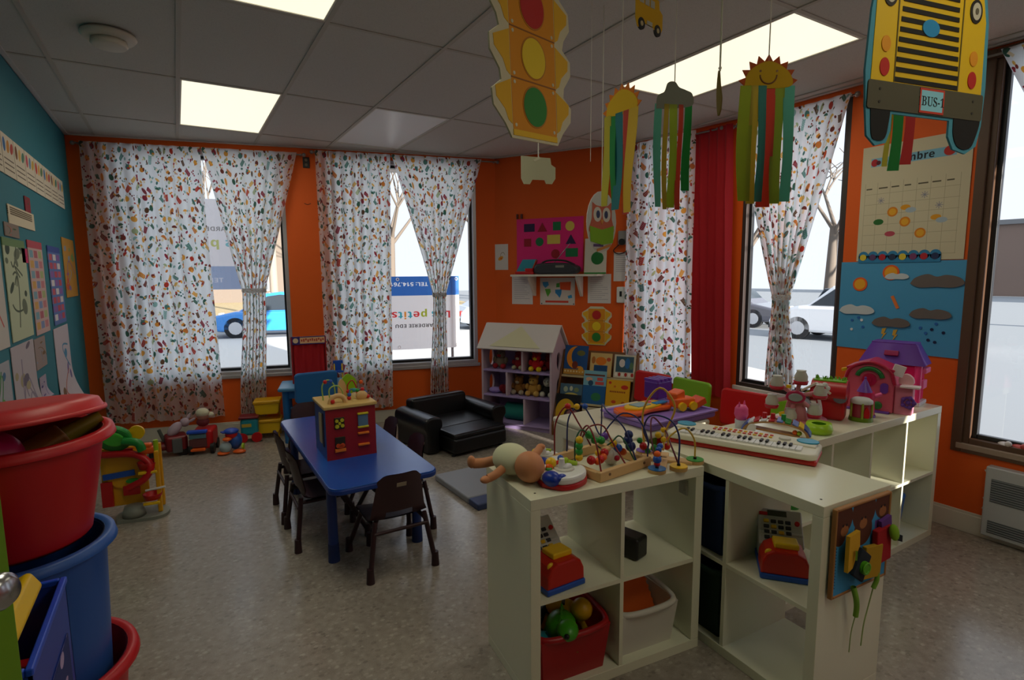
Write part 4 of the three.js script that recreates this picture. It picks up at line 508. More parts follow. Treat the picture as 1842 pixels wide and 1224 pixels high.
function plush(name, label, x, y, z, c, c2, k = 1, o = {}) {
  const t = thing(name, label, 'soft toy', inHouse(x, y, z), CORN.ry, 'soft toys in the doll house shelf'); t.scale.setScalar(k); const m = M(c, { roughness: 1 }), m2 = M(c2, { roughness: 1 });
  part(t, 'body', m, Sp(0.062, [0, 0.065, 0], [1, 1.05, 0.8])); part(t, 'head', o.headMat ? M(o.headMat, { roughness: 1 }) : m, Sp(0.05, [0, 0.15, 0.01])); part(t, 'ear', m, Sp(0.018, [-0.036, 0.195, 0]), Sp(0.018, [0.036, 0.195, 0])); part(t, 'muzzle', m2, Sp(0.024, [0, 0.14, 0.048], [1, 0.8, 0.7])); part(t, 'leg', m2, Sp(0.028, [-0.045, 0.028, 0.05], [1, 1, 1.3]), Sp(0.028, [0.045, 0.028, 0.05], [1, 1, 1.3])); part(t, 'arm', m, Sp(0.022, [-0.065, 0.09, 0.02], [1, 1.5, 1]), Sp(0.022, [0.065, 0.09, 0.02], [1, 1.5, 1]));
  if (o.hat) part(t, 'hat', M(o.hat, { roughness: 1 }), Cy(0.004, 0.05, 0.09, [0, 0.215, 0])); part(t, 'eye', black, Sp(0.006, [-0.016, 0.162, 0.056]), Sp(0.006, [0.016, 0.162, 0.056])); return t;
}
plush('soft_mouse', 'grey soft toy with red feet on the top shelf', -0.22, 0.579, 0.05, '#7a6a5a', '#9c1a24', 0.95); plush('soft_gnome', 'soft gnome with red hat and cream beard on the top shelf', -0.02, 0.579, 0.05, '#8c141c', '#b8b08c', 0.82, { hat: '#a0141c' });
plush('soft_parrot', 'red soft toy with a yellow front on the top shelf', 0.18, 0.579, 0.07, '#c01a24', '#e8c81c', 0.9); plush('soft_crab', 'dark red soft toy at the top shelf corner', 0.29, 0.579, 0.0, '#8a1218', '#7a1016', 0.9);
plush('soft_tiger', 'striped brown soft toy holding a grey cloth on middle shelf', -0.02, 0.329, 0.05, '#8a5a24', '#a89a84', 0.92); plush('teddy_bear', 'honey coloured teddy bear on the middle shelf', 0.14, 0.329, 0.05, '#b88a3c', '#c8a052', 0.98); plush('soft_panda', 'white headed soft toy at the middle shelf corner', 0.285, 0.329, 0.03, '#26241f', '#c8c4b0', 0.95, { headMat: '#d6d2be' });
{ const t = thing('soft_heart', 'dark red soft heart on the middle shelf', 'soft toy', inHouse(-0.17, 0.329, 0.08), CORN.ry); part(t, 'body', M('#7a1020', { roughness: 1 }), Sp(0.04, [-0.02, 0.05, 0]), Sp(0.04, [0.025, 0.055, 0]), Sp(0.035, [0, 0.034, 0])); }
single('lilac_cushion', 'small lilac cushion on the middle shelf', 'cushion', M('#9a84c8', { roughness: 1 }), Sp(0.06, [0, 0.03, 0], [1.15, 0.5, 0.9]), inHouse(-0.27, 0.329, 0.09), CORN.ry);
{ const t = thing('teal_basket', 'teal fabric drum lying on the bottom shelf', 'basket', inHouse(-0.06, 0.059, 0.02), CORN.ry); part(t, 'body', M('#1f7f78', { roughness: 0.8 }), Cy(0.085, 0.085, 0.22, [0, 0.085, 0], [0, 0, Math.PI / 2], 28)); part(t, 'end_cap', M('#2c948a', { roughness: 0.8 }), To(0.082, 0.008, [0.11, 0.085, 0], [0, Math.PI / 2, 0])); part(t, 'tag', M('#c0a860'), B(0.02, 0.014, 0.014, [0.118, 0.1, 0.03])); }

// ---------- sloping book rack ----------
{ const P = at(CORN, 1.245, 0, 0.28), t = thing('book_rack', 'wooden display rack leaning picture books against the corner', 'book rack', P, CORN.ry), wd = M('#7a4c24', { roughness: 0.55 });
  for (const x of [-0.36, 0.36]) part(t, 'side_panel', wd, Ex(Shp([[-0.22, 0], [0.25, 0], [0.25, 0.1], [-0.06, 0.78], [-0.22, 0.78]]), 0.018, [x, 0, 0], [0, -Math.PI / 2, 0])); part(t, 'back_board', wd, B(0.70, 0.78, 0.01, [0, 0.39, -0.07], [-0.27, 0, 0]));
  for (const [y, z] of [[0.08, 0.2], [0.30, 0.12], [0.54, 0.02]]) part(t, 'ledge', M('#c7b78e'), B(0.70, 0.02, 0.06, [0, y, z], undefined, 0.004)); }
const bookArt = f => sheetMat(canvasTex(160, 192, f));
const rackBook = (label, x, y, z, w, h, draw) => { const p = at(CORN, 1.245 + x, y, 0.28 + z), t = thing('picture_book', label, 'book', p, CORN.ry, 'picture books on the rack'); t.rotation.order = 'YXZ'; t.rotation.x = -0.24; part(t, 'cover', bookArt(draw), B(w, h, 0.004, [0, h / 2, 0.006])); part(t, 'pages', M('#d8d0b8'), B(w * 0.96, h * 0.96, 0.01, [0, h / 2, -0.001])); };
const fillBg = (g, c) => { g.fillStyle = c; g.fillRect(0, 0, 160, 192); }, dot = (g, c, x, y, rx, ry = rx) => { g.fillStyle = c; g.beginPath(); g.ellipse(x, y, rx, ry, 0, 0, 7); g.fill(); };
rackBook('blue picture book with an orange crescent moon', -0.22, 0.555, 0.03, 0.235, 0.28, g => { fillBg(g, '#20508c'); dot(g, '#e8901c', 78, 80, 62, 74); dot(g, '#20508c', 104, 70, 56, 66); dot(g, '#7a3020', 76, 130, 20, 26); dot(g, '#6a6a34', 112, 50, 28, 18); g.fillStyle = '#c8923a'; g.fillRect(0, 158, 160, 34); for (let i = 0; i < 8; i++) dot(g, '#e8d8a8', 12 + i * 20, 172, 6); dot(g, '#e0a030', 118, 156, 18); });
rackBook('cream picture book with orange and blue animals', 0.03, 0.555, 0.03, 0.21, 0.22, g => { fillBg(g, '#d0b070'); dot(g, '#e07a1c', 80, 66, 40, 34); g.fillStyle = '#1c4a7a'; g.fillRect(30, 100, 100, 60); dot(g, '#c05030', 136, 50, 16); dot(g, '#b06a2a', 24, 60, 14, 30); });
rackBook('white framed picture book with figures in blue', 0.255, 0.555, 0.02, 0.20, 0.215, g => { fillBg(g, '#cfc8b4'); g.fillStyle = '#3a5a6a'; g.fillRect(14, 14, 132, 130); dot(g, '#d8d0cc', 60, 70, 22, 34); dot(g, '#2a6aa8', 100, 70, 20, 44); dot(g, '#5a7a5a', 130, 90, 14, 30); for (let i = 0; i < 6; i++) dot(g, i % 2 ? '#b02a24' : '#e8e0d8', 20 + i * 24, 164, 10, 16); });
rackBook('pale blue storybook with red letters', 0.0, 0.31, 0.135, 0.22, 0.31, g => { fillBg(g, '#1e5c94'); g.fillStyle = '#7ab0c4'; g.fillRect(0, 0, 160, 86); g.fillStyle = '#6a3a2a'; g.fillRect(8, 20, 140, 10); g.fillStyle = '#d05048'; g.fillRect(96, 38, 40, 18); g.fillRect(84, 62, 60, 18); dot(g, '#d8a890', 40, 50, 24, 12); dot(g, '#1c4a6a', 52, 72, 18, 16); dot(g, '#2f7a50', 96, 150, 34, 24); });
rackBook('yellow picture book with red flowers', 0.225, 0.31, 0.135, 0.22, 0.24, g => { fillBg(g, '#e2a812'); dot(g, '#c8301c', 124, 50, 24, 16); dot(g, '#c8301c', 24, 22, 10); dot(g, '#d06a18', 58, 48, 8); g.fillStyle = '#8a3a10'; for (let i = 0; i < 9; i++) g.fillRect(26 + i * 12, 80, 8, 12); dot(g, '#c84a18', 56, 160, 16, 12); dot(g, '#b8601c', 120, 166, 12); });
rackBook('grey blue picture book with a yellow title', -0.225, 0.31, 0.135, 0.22, 0.17, g => { fillBg(g, '#4a6a80'); dot(g, '#a8b8a0', 40, 60, 16, 30); dot(g, '#c2c8b0', 80, 50, 12, 26); dot(g, '#7a8a60', 118, 60, 18, 24); dot(g, '#c8b860', 84, 124, 52, 30); });
rackBook('black picture book with a big yellow moon', -0.235, 0.092, 0.215, 0.245, 0.30, g => { fillBg(g, '#10161e'); dot(g, '#d0a41c', 68, 112, 66, 84); dot(g, '#3a1c20', 108, 130, 50, 52); dot(g, '#8a5a60', 112, 116, 36, 26); dot(g, '#20160c', 36, 160, 8); });
rackBook('cream picture book at the foot of the rack', 0.02, 0.092, 0.215, 0.22, 0.2, g => { fillBg(g, '#c4b898'); dot(g, '#a03a2c', 50, 60, 22, 12); dot(g, '#5a7a88', 104, 64, 20, 14); });

// ---------- white play table and bright chairs by the right wall ----------
{ const t = thing('play_table', 'white rounded play table with thick legs', 'table', [2.69, 0, -2.85], 0.04); const m = M('#e2ddc6', { roughness: 0.45 }); part(t, 'tabletop', m, B(0.86, 0.045, 0.70, [0, 0.4775, 0], undefined, 0.02)); for (const x of [-1, 1]) part(t, 'end_panel', m, Ex(Shp([[-0.34, 0], [-0.24, 0], [-0.22, 0.36], [0.22, 0.36], [0.24, 0], [0.34, 0], [0.34, 0.46], [-0.34, 0.46]]), 0.05, [x * 0.4, 0, 0], [0, Math.PI / 2, 0], 0.012)); }
{ const t = thing('play_tray', 'lilac plastic tray lying on the white play table', 'tray', [2.86, 0.501, -2.74], 0.05); part(t, 'base', M('#8d6fc0', { roughness: 0.45 }), B(0.66, 0.05, 0.46, [0, 0.026, 0], undefined, 0.02)); part(t, 'rim', M('#9d80cc', { roughness: 0.45 }), bars(-0.34, 0.34, -0.24, 0.24, 0.03, 0.045, 0.06).map(g => { g.applyMatrix4(new THREE.Matrix4().makeRotationX(-Math.PI / 2)); return g; })); }
{ const t = thing('toy_tablet', 'orange and yellow activity board on the lilac tray', 'toy', [2.73, 0.562, -2.77], 0.1); part(t, 'base', ORG, Ex(Spl([[-0.25, 0], [-0.18, 0.1], [0, 0.07], [0.18, 0.1], [0.25, 0], [0.18, -0.1], [0, -0.08], [-0.18, -0.1]]), 0.03, [0, 0.016, 0], [-Math.PI / 2, 0, 0], 0.01)); part(t, 'yellow_top', YEL, Ex(Spl([[-0.18, 0], [-0.1, 0.07], [0.1, 0.07], [0.18, 0], [0.1, -0.07], [-0.1, -0.07]]), 0.02, [0, 0.035, 0], [-Math.PI / 2, 0, 0], 0.006)); part(t, 'screen', M('#8fa8b0'), B(0.13, 0.01, 0.09, [-0.03, 0.047, 0], undefined, 0.004)); part(t, 'pink_button', PNK, Cy(0.022, 0.022, 0.012, [0.08, 0.046, -0.02])); part(t, 'blue_strip', pl('#2a86c8'), B(0.12, 0.012, 0.05, [0.13, 0.046, 0.04], undefined, 0.005)); }
{ const t = thing('toy_bucket', 'purple castle-shaped bucket on the play table', 'bucket', [3.04, 0.565, -2.93], 0.1); part(t, 'body', pl('#5a2c96'), B(0.17, 0.13, 0.13, [0, 0.09, 0], undefined, 0.012)); for (let i = 0; i < 4; i++) part(t, 'battlement', pl('#6a3ca8'), B(0.026, 0.02, 0.13, [-0.068 + i * 0.045, 0.163, 0])); }
{ const t = thing('toy_blocks', 'orange toy tractor in front of the purple bucket', 'toy', [3.0, 0.562, -2.66], -0.2); part(t, 'body', ORG, B(0.16, 0.07, 0.1, [0, 0.05, 0], undefined, 0.015), B(0.1, 0.06, 0.09, [-0.04, 0.1, -0.02], [0, 0.3, 0.2], 0.012)); part(t, 'scoop', pl('#d84a14'), B(0.1, 0.05, 0.11, [0.12, 0.04, 0], [0, 0, 0.4], 0.01)); part(t, 'wheel', YEL, Cy(0.03, 0.03, 0.02, [-0.04, 0.03, 0.06], [Math.PI / 2, 0, 0]), Cy(0.03, 0.03, 0.02, [0.05, 0.03, 0.06], [Math.PI / 2, 0, 0])); }
const mRed = M('#c8120e', { roughness: 0.4 }), mLime = M('#7db016', { roughness: 0.42 });
mammut('red_chair', 'red child chair behind the purple castle bucket', [3.42, 0, -3.38], Math.PI / 2 + 0.1, mRed, 'bright child chairs'); mammut('green_chair', 'lime green child chair left of the red curtain', [3.44, 0, -2.98], Math.PI / 2, mLime, 'bright child chairs'); mammut('red_chair', 'red child chair under the red curtain', [3.425, 0, -2.47], Math.PI / 2 + 0.18, mRed, 'bright child chairs'); mammut('green_chair', 'lime green child chair behind the pink ferris wheel', [3.42, 0, -2.07], Math.PI / 2 + 0.1, mLime, 'bright child chairs');
// ---------- white cube shelves ----------
function cubeShelf(name, label, cols, rows, p, ry, o = {}) {               // front faces +z, centred
  const t = thing(name, label, 'shelf unit', p, ry), c = 0.335, th = 0.016, ou = 0.039, W = cols * c + (cols - 1) * th + 2 * ou, H = rows * c + (rows - 1) * th + 2 * ou, D = 0.39;
  part(t, 'top_panel', laminate, B2(-W / 2, W / 2, H - ou, H, -D / 2, D / 2, 0.002)); part(t, 'bottom_panel', laminate, B2(-W / 2, W / 2, 0, ou, -D / 2, D / 2, 0.002));
  for (const x of [-1, 1]) part(t, 'side_panel', laminate, B2(x < 0 ? -W / 2 : W / 2 - ou, x < 0 ? -W / 2 + ou : W / 2, ou + 0.0006, H - ou - 0.0006, -D / 2 + 0.0006, D / 2 - 0.0006, 0.002));
  for (let i = 1; i < cols; i++) { const x = -W / 2 + ou + i * (c + th) - th; part(t, 'divider', laminate, B2(x, x + th, ou, H - ou, -D / 2 + 0.003, D / 2 - 0.003)); }
  for (let r = 1; r < rows; r++) for (let i = 0; i < cols; i++) { const y = ou + r * (c + th) - th, x = -W / 2 + ou + i * (c + th); part(t, 'shelf_board', laminate, B2(x, x + c, y, y + th, -D / 2 + 0.003, D / 2 - 0.003)); }
  for (const x of o.holes ?? []) part(t, 'screw_hole', M('#4a463a'), Cy(0.004, 0.004, 0.002, [x, H + 0.0002, D / 2 - 0.05]));
  t.userData.W = W; t.userData.H = H; return t;
}
const KA = { p: [1.3655, 0, -1.643], ry: -6.1 * DEG }, KB = { p: [1.953, 0, -1.318], ry: -92.6 * DEG }, KC = { p: [2.906, 0, -1.555], ry: 0 };
const loc = (k, x, y, z) => { const c = Math.cos(k.ry), s = Math.sin(k.ry); return [k.p[0] + x * c + z * s, y, k.p[2] - x * s + z * c]; };
cubeShelf('cube_shelf', 'white four-cube shelf at the near end of the divider', 2, 2, KA.p, KA.ry, { holes: [-0.34, 0.34] });
cubeShelf('cube_shelf', 'white four-cube shelf under the toy keyboard', 2, 2, KB.p, KB.ry, { holes: [0.34] });
cubeShelf('cube_shelf_long', 'long white eight-cube shelf reaching the right wall', 4, 2, KC.p, KC.ry);
const Y1 = 0.039 + 0.0005, Y2 = 0.039 + 0.335 + 0.016 + 0.0005, YT = 0.7645;

function cashRegister(label, p, ry) {                                    // drawer front towards +z, keypad behind
  const t = thing('toy_cash_register', label, 'toy cash register', p, ry, 'toy cash registers');
  part(t, 'base', BLU, B(0.17, 0.022, 0.25, [0, 0.011, 0], undefined, 0.006)); part(t, 'body', pl('#c2200e'), Ex(Shp([[-0.082, 0], [0.082, 0], [0.08, 0.045], [0.066, 0.075], [0.04, 0.09], [-0.04, 0.09], [-0.066, 0.075], [-0.08, 0.045]]), 0.12, [0, 0.021, 0.062], undefined, 0.008)); part(t, 'top_pad', YEL, B(0.085, 0.022, 0.075, [0.005, 0.118, 0.055], [-0.06, 0, 0], 0.006)); part(t, 'coin_button', YEL, Sp(0.015, [-0.055, 0.095, 0.1], [1, 1, 0.6]));
  const g = new THREE.Group(); const k = part(t, 'keypad', M('#c9c9c6', { roughness: 0.4 }), X(B(0.16, 0.02, 0.15, [0, 0, 0], undefined, 0.006), [0, 0.125, -0.055], [0.75, 0, 0]), B(0.16, 0.1, 0.09, [0, 0.07, -0.07], undefined, 0.006));
  for (let i = 0; i < 4; i++) for (let j = 0; j < 4; j++) part(k, 'button', (i + j) % 4 === 3 ? YEL : M('#2a2c34'), X(B(0.02, 0.008, 0.014, [-0.05 + i * 0.026, 0.012, 0.045 - j * 0.022], undefined, 0.003), [0, 0.125, -0.055], [0.75, 0, 0]));
  part(k, 'display', M('#3a4038', { roughness: 0.2 }), X(B(0.07, 0.004, 0.022, [-0.01, 0.012, -0.055]), [0, 0.125, -0.055], [0.75, 0, 0])); part(k, 'red_key', RED, X(Cy(0.009, 0.009, 0.01, [0.06, 0.012, -0.02]), [0, 0.125, -0.055], [0.75, 0, 0]), X(B(0.03, 0.008, 0.012, [-0.06, 0.012, -0.05]), [0, 0.125, -0.055], [0.75, 0, 0])); return t;
}
cashRegister('red toy cash register in the left cube of the near shelf', loc(KA, -0.24, Y2, 0.05), KA.ry + 0.12);
cashRegister('red toy cash register in the shelf under the keyboard', loc(KB, 0.12, Y2, 0.02), KB.ry + 0.75);
{ const t = thing('blue_card', 'blue picture card standing behind the toy cash register', 'card', loc(KA, -0.27, Y2, -0.16), KA.ry); part(t, 'card', M('#3c68ae', { roughness: 0.6 }), B(0.13, 0.2, 0.006, [0, 0.1, 0], [-0.06, 0, 0])); part(t, 'print', M('#9aa6b4'), B(0.07, 0.06, 0.004, [0, 0.08, 0.006]), Cy(0.014, 0.014, 0.006, [0, 0.08, 0.007], [Math.PI / 2, 0, 0])); }
single('black_block', 'long black toy block in the upper right cube', 'toy block', M('#101012', { roughness: 0.4 }), B(0.08, 0.09, 0.24, [0, 0.0455, 0], undefined, 0.012), loc(KA, 0.115, Y2, 0.0), KA.ry + 0.35);
single('blue_bottle', 'slim blue bottle behind the divider in the upper right cube', 'bottle', pl('#1f7ad0'), La([[0, 0], [0.022, 0.002], [0.024, 0.02], [0.024, 0.18], [0.012, 0.21], [0.012, 0.24], [0, 0.24]]), loc(KA, 0.075, Y2, -0.165), 0);
function crate(name, label, p, ry, w, h, d, m, cat = 'bin') {
  const t = thing(name, label, cat, p, ry), k = 0.88, th = 0.006; const side = (ax) => { const W = ax ? d : w, Dp = ax ? w : d; const s = Shp([[-W / 2 * k, 0], [W / 2 * k, 0], [W / 2, h], [-W / 2, h]]); return [1, -1].map(q => X(Ex(s, th), [0, 0, 0], [0, 0, 0])).map((g, i) => { const q = i ? -1 : 1, a = Math.atan2(Dp / 2 * (1 - k), h); g.applyMatrix4(new THREE.Matrix4().makeRotationX(q * a)); g.translate(0, 0, q * (Dp / 2 * k)); if (ax) g.applyMatrix4(new THREE.Matrix4().makeRotationY(Math.PI / 2)); return g; }); };
  part(t, 'wall', m, side(0), side(1)); part(t, 'floor_panel', m, B(w * k, 0.008, d * k, [0, 0.004, 0]));
  part(t, 'rim', m, Tb([[-w / 2, h, -d / 2 + 0.03], [-w / 2, h, d / 2 - 0.03], [-w / 2 + 0.03, h, d / 2], [w / 2 - 0.03, h, d / 2], [w / 2, h, d / 2 - 0.03], [w / 2, h, -d / 2 + 0.03], [w / 2 - 0.03, h, -d / 2], [-w / 2 + 0.03, h, -d / 2]], 0.012, 64, true)); return t;
}
crate('red_bin', 'red plastic bin of animals in the lower left cube', loc(KA, -0.19, Y1, 0.005), KA.ry, 0.29, 0.185, 0.355, M('#a81016', { roughness: 0.4 }));
crate('white_bin', 'white plastic bin in the lower right cube', loc(KA, 0.155, Y1, 0.0), KA.ry, 0.27, 0.175, 0.34, M('#d6d2c6', { roughness: 0.45 }));
{ const t = thing('orange_plates', 'orange building base plates in the white bin', 'toy plate', loc(KA, 0.165, Y1 + 0.02, 0.0), KA.ry + 0.1); const m = M('#e8661a', { roughness: 0.45 }); part(t, 'plate', m, B(0.2, 0.26, 0.012, [0, 0.13, 0.02], [-0.55, 0, 0])); const st = []; for (let i = 0; i < 10; i++) st.push(B(0.014, 0.014, 0.04, [0.1, 0.03 + i * 0.024, 0.06 - i * 0.0135], [-0.55, 0, 0], 0.004)); part(t, 'edge_teeth', pl('#f07a22'), st); part(t, 'green_piece', GRN, B(0.08, 0.03, 0.06, [-0.02, 0.03, 0.08], undefined, 0.008)); }
{ const t = thing('yellow_animal', 'yellow rubber animal in the red bin', 'toy animal', loc(KA, -0.15, Y1 + 0.14, 0.02), KA.ry + 0.5); const m = pl('#cfa018'); part(t, 'body', m, Sp(0.06, [0, 0.03, 0], [0.8, 0.7, 1.3])); part(t, 'head', m, Sp(0.042, [0.0, 0.06, 0.08])); part(t, 'leg', m, Rod([-0.03, 0.0, 0.05], [-0.045, -0.05, 0.07], 0.015), Rod([0.03, 0.0, 0.05], [0.045, -0.05, 0.07], 0.015), Rod([-0.03, 0.0, -0.05], [-0.045, -0.05, -0.06], 0.015), Rod([0.03, 0.0, -0.05], [0.045, -0.05, -0.06], 0.015)); part(t, 'stripe', black, B(0.07, 0.006, 0.012, [0, 0.073, 0.0], [0, 0.5, 0]), B(0.06, 0.006, 0.012, [0, 0.068, -0.04], [0, -0.3, 0])); }
{ const t = thing('green_dinosaur', 'bright green rubber dinosaur in the red bin', 'toy animal', loc(KA, -0.205, Y1 + 0.145, 0.095), KA.ry - 0.6); const m = pl('#3f9a1c'); part(t, 'body', m, Sp(0.058, [0, 0.02, 0], [1, 0.85, 1.2])); part(t, 'head', m, Sp(0.04, [0.03, 0.05, 0.07], [1, 0.8, 1.2])); part(t, 'tail', m, Rod([0, 0.02, -0.05], [0.02, 0.01, -0.14], 0.008, 10, 0.03)); const sp = []; for (let i = 0; i < 6; i++) sp.push(Cy(0.001, 0.012, 0.025, [0, 0.075 - Math.abs(i - 2.5) * 0.006, 0.06 - i * 0.026])); part(t, 'spikes', m, sp); part(t, 'nostril', black, Sp(0.01, [0.03, 0.055, 0.115])); part(t, 'leg', m, Rod([-0.04, 0, 0.03], [-0.06, -0.05, 0.04], 0.016), Rod([0.04, 0, 0.03], [0.06, -0.05, 0.04], 0.016), Rod([-0.04, 0, -0.03], [-0.06, -0.05, -0.04], 0.016), Rod([0.04, 0, -0.03], [0.06, -0.05, -0.04], 0.016)); }
single('teal_animal', 'small turquoise toy at the corner of the red bin', 'toy animal', pl('#1f8a9a'), [Sp(0.045, [0, 0.03, 0], [1.2, 0.8, 1]), Sp(0.025, [0.04, 0.06, 0.01])], loc(KA, -0.285, Y1 + 0.085, 0.09), KA.ry);
single('orange_animal', 'small orange toy at the back of the red bin', 'toy animal', pl('#b83c14'), [Sp(0.045, [0, 0.03, 0], [1.2, 0.8, 1]), Sp(0.025, [0.04, 0.06, 0.01])], loc(KA, -0.29, Y1 + 0.12, -0.06), KA.ry);
single('navy_animal', 'dark blue toy at the back of the red bin', 'toy animal', pl('#1a2c4c'), [Sp(0.055, [0, 0.03, 0], [1.3, 0.9, 1]), Sp(0.03, [0.05, 0.07, 0.01])], loc(KA, -0.2, Y1 + 0.12, -0.09), KA.ry + 1);
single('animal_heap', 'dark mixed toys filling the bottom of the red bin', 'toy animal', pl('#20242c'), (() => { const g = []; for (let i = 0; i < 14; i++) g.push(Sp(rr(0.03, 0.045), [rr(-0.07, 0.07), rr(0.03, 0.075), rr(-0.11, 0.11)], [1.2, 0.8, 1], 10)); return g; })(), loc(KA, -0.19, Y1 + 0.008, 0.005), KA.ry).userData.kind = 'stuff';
single('socket_plate', 'small grey plate inside the upper right cube', 'plate', M('#a8a698'), [B(0.004, 0.06, 0.045, [0, 0, 0]), B(0.006, 0.03, 0.02, [-0.001, 0, 0])], loc(KA, 0.339, 0.665, 0.13), KA.ry);
crate('navy_bin', 'navy fabric bin in the dark cube behind the near shelf', loc(KB, -0.176, Y2, 0.0), KB.ry, 0.3, 0.28, 0.36, M('#122c58', { roughness: 0.8 }));
crate('dark_green_bin', 'dark green bin in the lower dark cube behind the near shelf', loc(KB, -0.176, Y1, 0.0), KB.ry, 0.3, 0.28, 0.36, M('#10301c', { roughness: 0.8 }));
// long shelf contents
{ const t = thing('stacking_cups', 'small stack of green, blue and red cups in the long shelf', 'cups', loc(KC, -0.44, Y2, 0.06), 0.2); [[GRN, 0.04, 0], [GRN, 0.036, 0.045], [pl('#2a6fd0'), 0.03, 0.09], [RED, 0.022, 0.13]].forEach(([m, r, y]) => part(t, 'cup', m, La([[0, 0], [r * 0.85, 0], [r, 0.045], [r * 0.9, 0.045], [0, 0.01]], [0, y, 0]))); }
for (const [x, z, m, l] of [[0.46, 0.0, BLU, 'blue toy train on the upper shelf by the wall'], [0.53, 0.07, RED, 'red toy car on the upper shelf by the wall'], [0.6, 0.02, YEL, 'yellow toy car on the upper shelf by the wall'], [0.56, -0.08, GRN, 'green toy car on the upper shelf by the wall']]) { const t = thing('toy_car', l, 'toy car', loc(KC, x, Y2, z), x * 5, 'toy cars on the long shelf'); part(t, 'body', m, B(0.075, 0.028, 0.04, [0, 0.026, 0], undefined, 0.008), B(0.04, 0.024, 0.036, [-0.005, 0.048, 0], undefined, 0.008)); part(t, 'wheel', black, ...[[-1, -1], [-1, 1], [1, -1], [1, 1]].map(([a, b]) => Cy(0.012, 0.012, 0.01, [a * 0.024, 0.012, b * 0.02], [Math.PI / 2, 0, 0], 12))); }
crate('blue_basket', 'bright blue basket in the lowest cube by the wall', loc(KC, 0.50, Y1, -0.02), 0.1, 0.2, 0.2, 0.26, pl('#1a6fd8'));
// felt busy board hung on the shelf end
{ const c = loc(KB, 0.382 + 0.014, 0.598, 0.0), t = thing('busy_board', 'felt dressing board with bears hung on the shelf end', 'busy board', c, KB.ry + Math.PI / 2); t.rotation.z = 0.0; const w = 0.31, h = 0.30;
  part(t, 'board', sheetMat(canvasTex(256, 256, (g, W, H) => { g.fillStyle = '#3f9ad0'; g.fillRect(0, 0, W, H); for (const [x, y, r] of [[30, 30, 44], [128, 26, 56], [226, 24, 44], [20, 80, 26], [128, 84, 44], [236, 70, 26]]) dot(g, '#5a2c18', x, y, r, r * 1.05); for (const [x, y] of [[128, 64], [40, 66], [222, 48]]) { dot(g, '#a86a3a', x, y, 18, 16); dot(g, '#1c0c08', x - 8, y - 16, 4); dot(g, '#1c0c08', x + 8, y - 16, 4); } g.strokeStyle = '#2a5a8a'; g.lineWidth = 4; for (let i = 0; i < 14; i++) { g.beginPath(); g.moveTo(4, 110 + i * 9); g.lineTo(10, 113 + i * 9); g.stroke(); } g.fillStyle = '#7a4a9a'; g.fillRect(186, 70, 50, 30); g.fillStyle = '#c9a090'; g.fillRect(110, 206, 50, 22); })), B(w, h, 0.012));
  part(t, 'wood_edge', M('#a8743c'), bars(-w / 2 - 0.006, w / 2 + 0.006, -h / 2 - 0.006, h / 2 + 0.006, 0.01, -0.008, 0.009));
  const felt = c => M(c, { roughness: 1 }); part(t, 'yellow_flap', felt('#d8a418'), Ex(Shp([[-0.055, -0.055], [0.035, -0.065], [0.05, 0.045], [-0.025, 0.065]]), 0.012, [-0.095, 0.015, 0.028], [0, 0.15, 0.25])); part(t, 'leaf_patch', felt('#6a8a20'), B(0.012, 0.03, 0.006, [-0.095, 0.0, 0.042], [0, 0.5, -0.4])); part(t, 'navy_flap', felt('#14202c'), B(0.09, 0.095, 0.014, [-0.045, -0.05, 0.03], [0, 0.1, -0.6], 0.004)); part(t, 'green_button', pl('#5aa81c'), Cy(0.022, 0.022, 0.01, [-0.045, -0.055, 0.044], [Math.PI / 2, 0, 0.2]), To(0.018, 0.004, [-0.045, -0.055, 0.05])); part(t, 'mustard_flap', felt('#b8901a'), B(0.085, 0.115, 0.016, [0.03, -0.06, 0.024], [0, -0.1, -0.05], 0.003)); part(t, 'red_pocket', felt('#a8141c'), B(0.085, 0.125, 0.02, [0.09, -0.015, 0.022], [0, 0, 0.08], 0.004)); part(t, 'purple_patch', felt('#6a3a8a'), B(0.06, 0.04, 0.012, [0.11, 0.055, 0.018], [0, 0, 0.2]));
  part(t, 'green_fish', felt('#86b428'), Sp(0.022, [0.118, 0.03, 0.045], [0.9, 1.6, 0.6], 14, [0, 0, 0.5])); part(t, 'fish_tail', felt('#141a20'), Ex(Shp([[0, 0], [0.03, -0.012], [0.028, 0.012]]), 0.012, [0.132, 0.0, 0.046])); part(t, 'ribbon', felt('#7fae3a'), Tb([[-0.06, -0.13, 0.02], [-0.05, -0.17, 0.026], [-0.035, -0.21, 0.022], [-0.03, -0.245, 0.018]], 0.009)); part(t, 'ribbon', felt('#7fae3a'), Tb([[0.06, -0.09, 0.025], [0.062, -0.13, 0.03], [0.055, -0.165, 0.024]], 0.008)); part(t, 'string', felt('#9ab06a'), Tb([[-0.03, -0.24, 0.018], [-0.038, -0.3, 0.012], [-0.04, -0.38, 0.01]], 0.0018), Tb([[0.055, -0.16, 0.024], [0.05, -0.24, 0.014], [0.035, -0.3, 0.012], [0.03, -0.38, 0.01]], 0.0022)); }
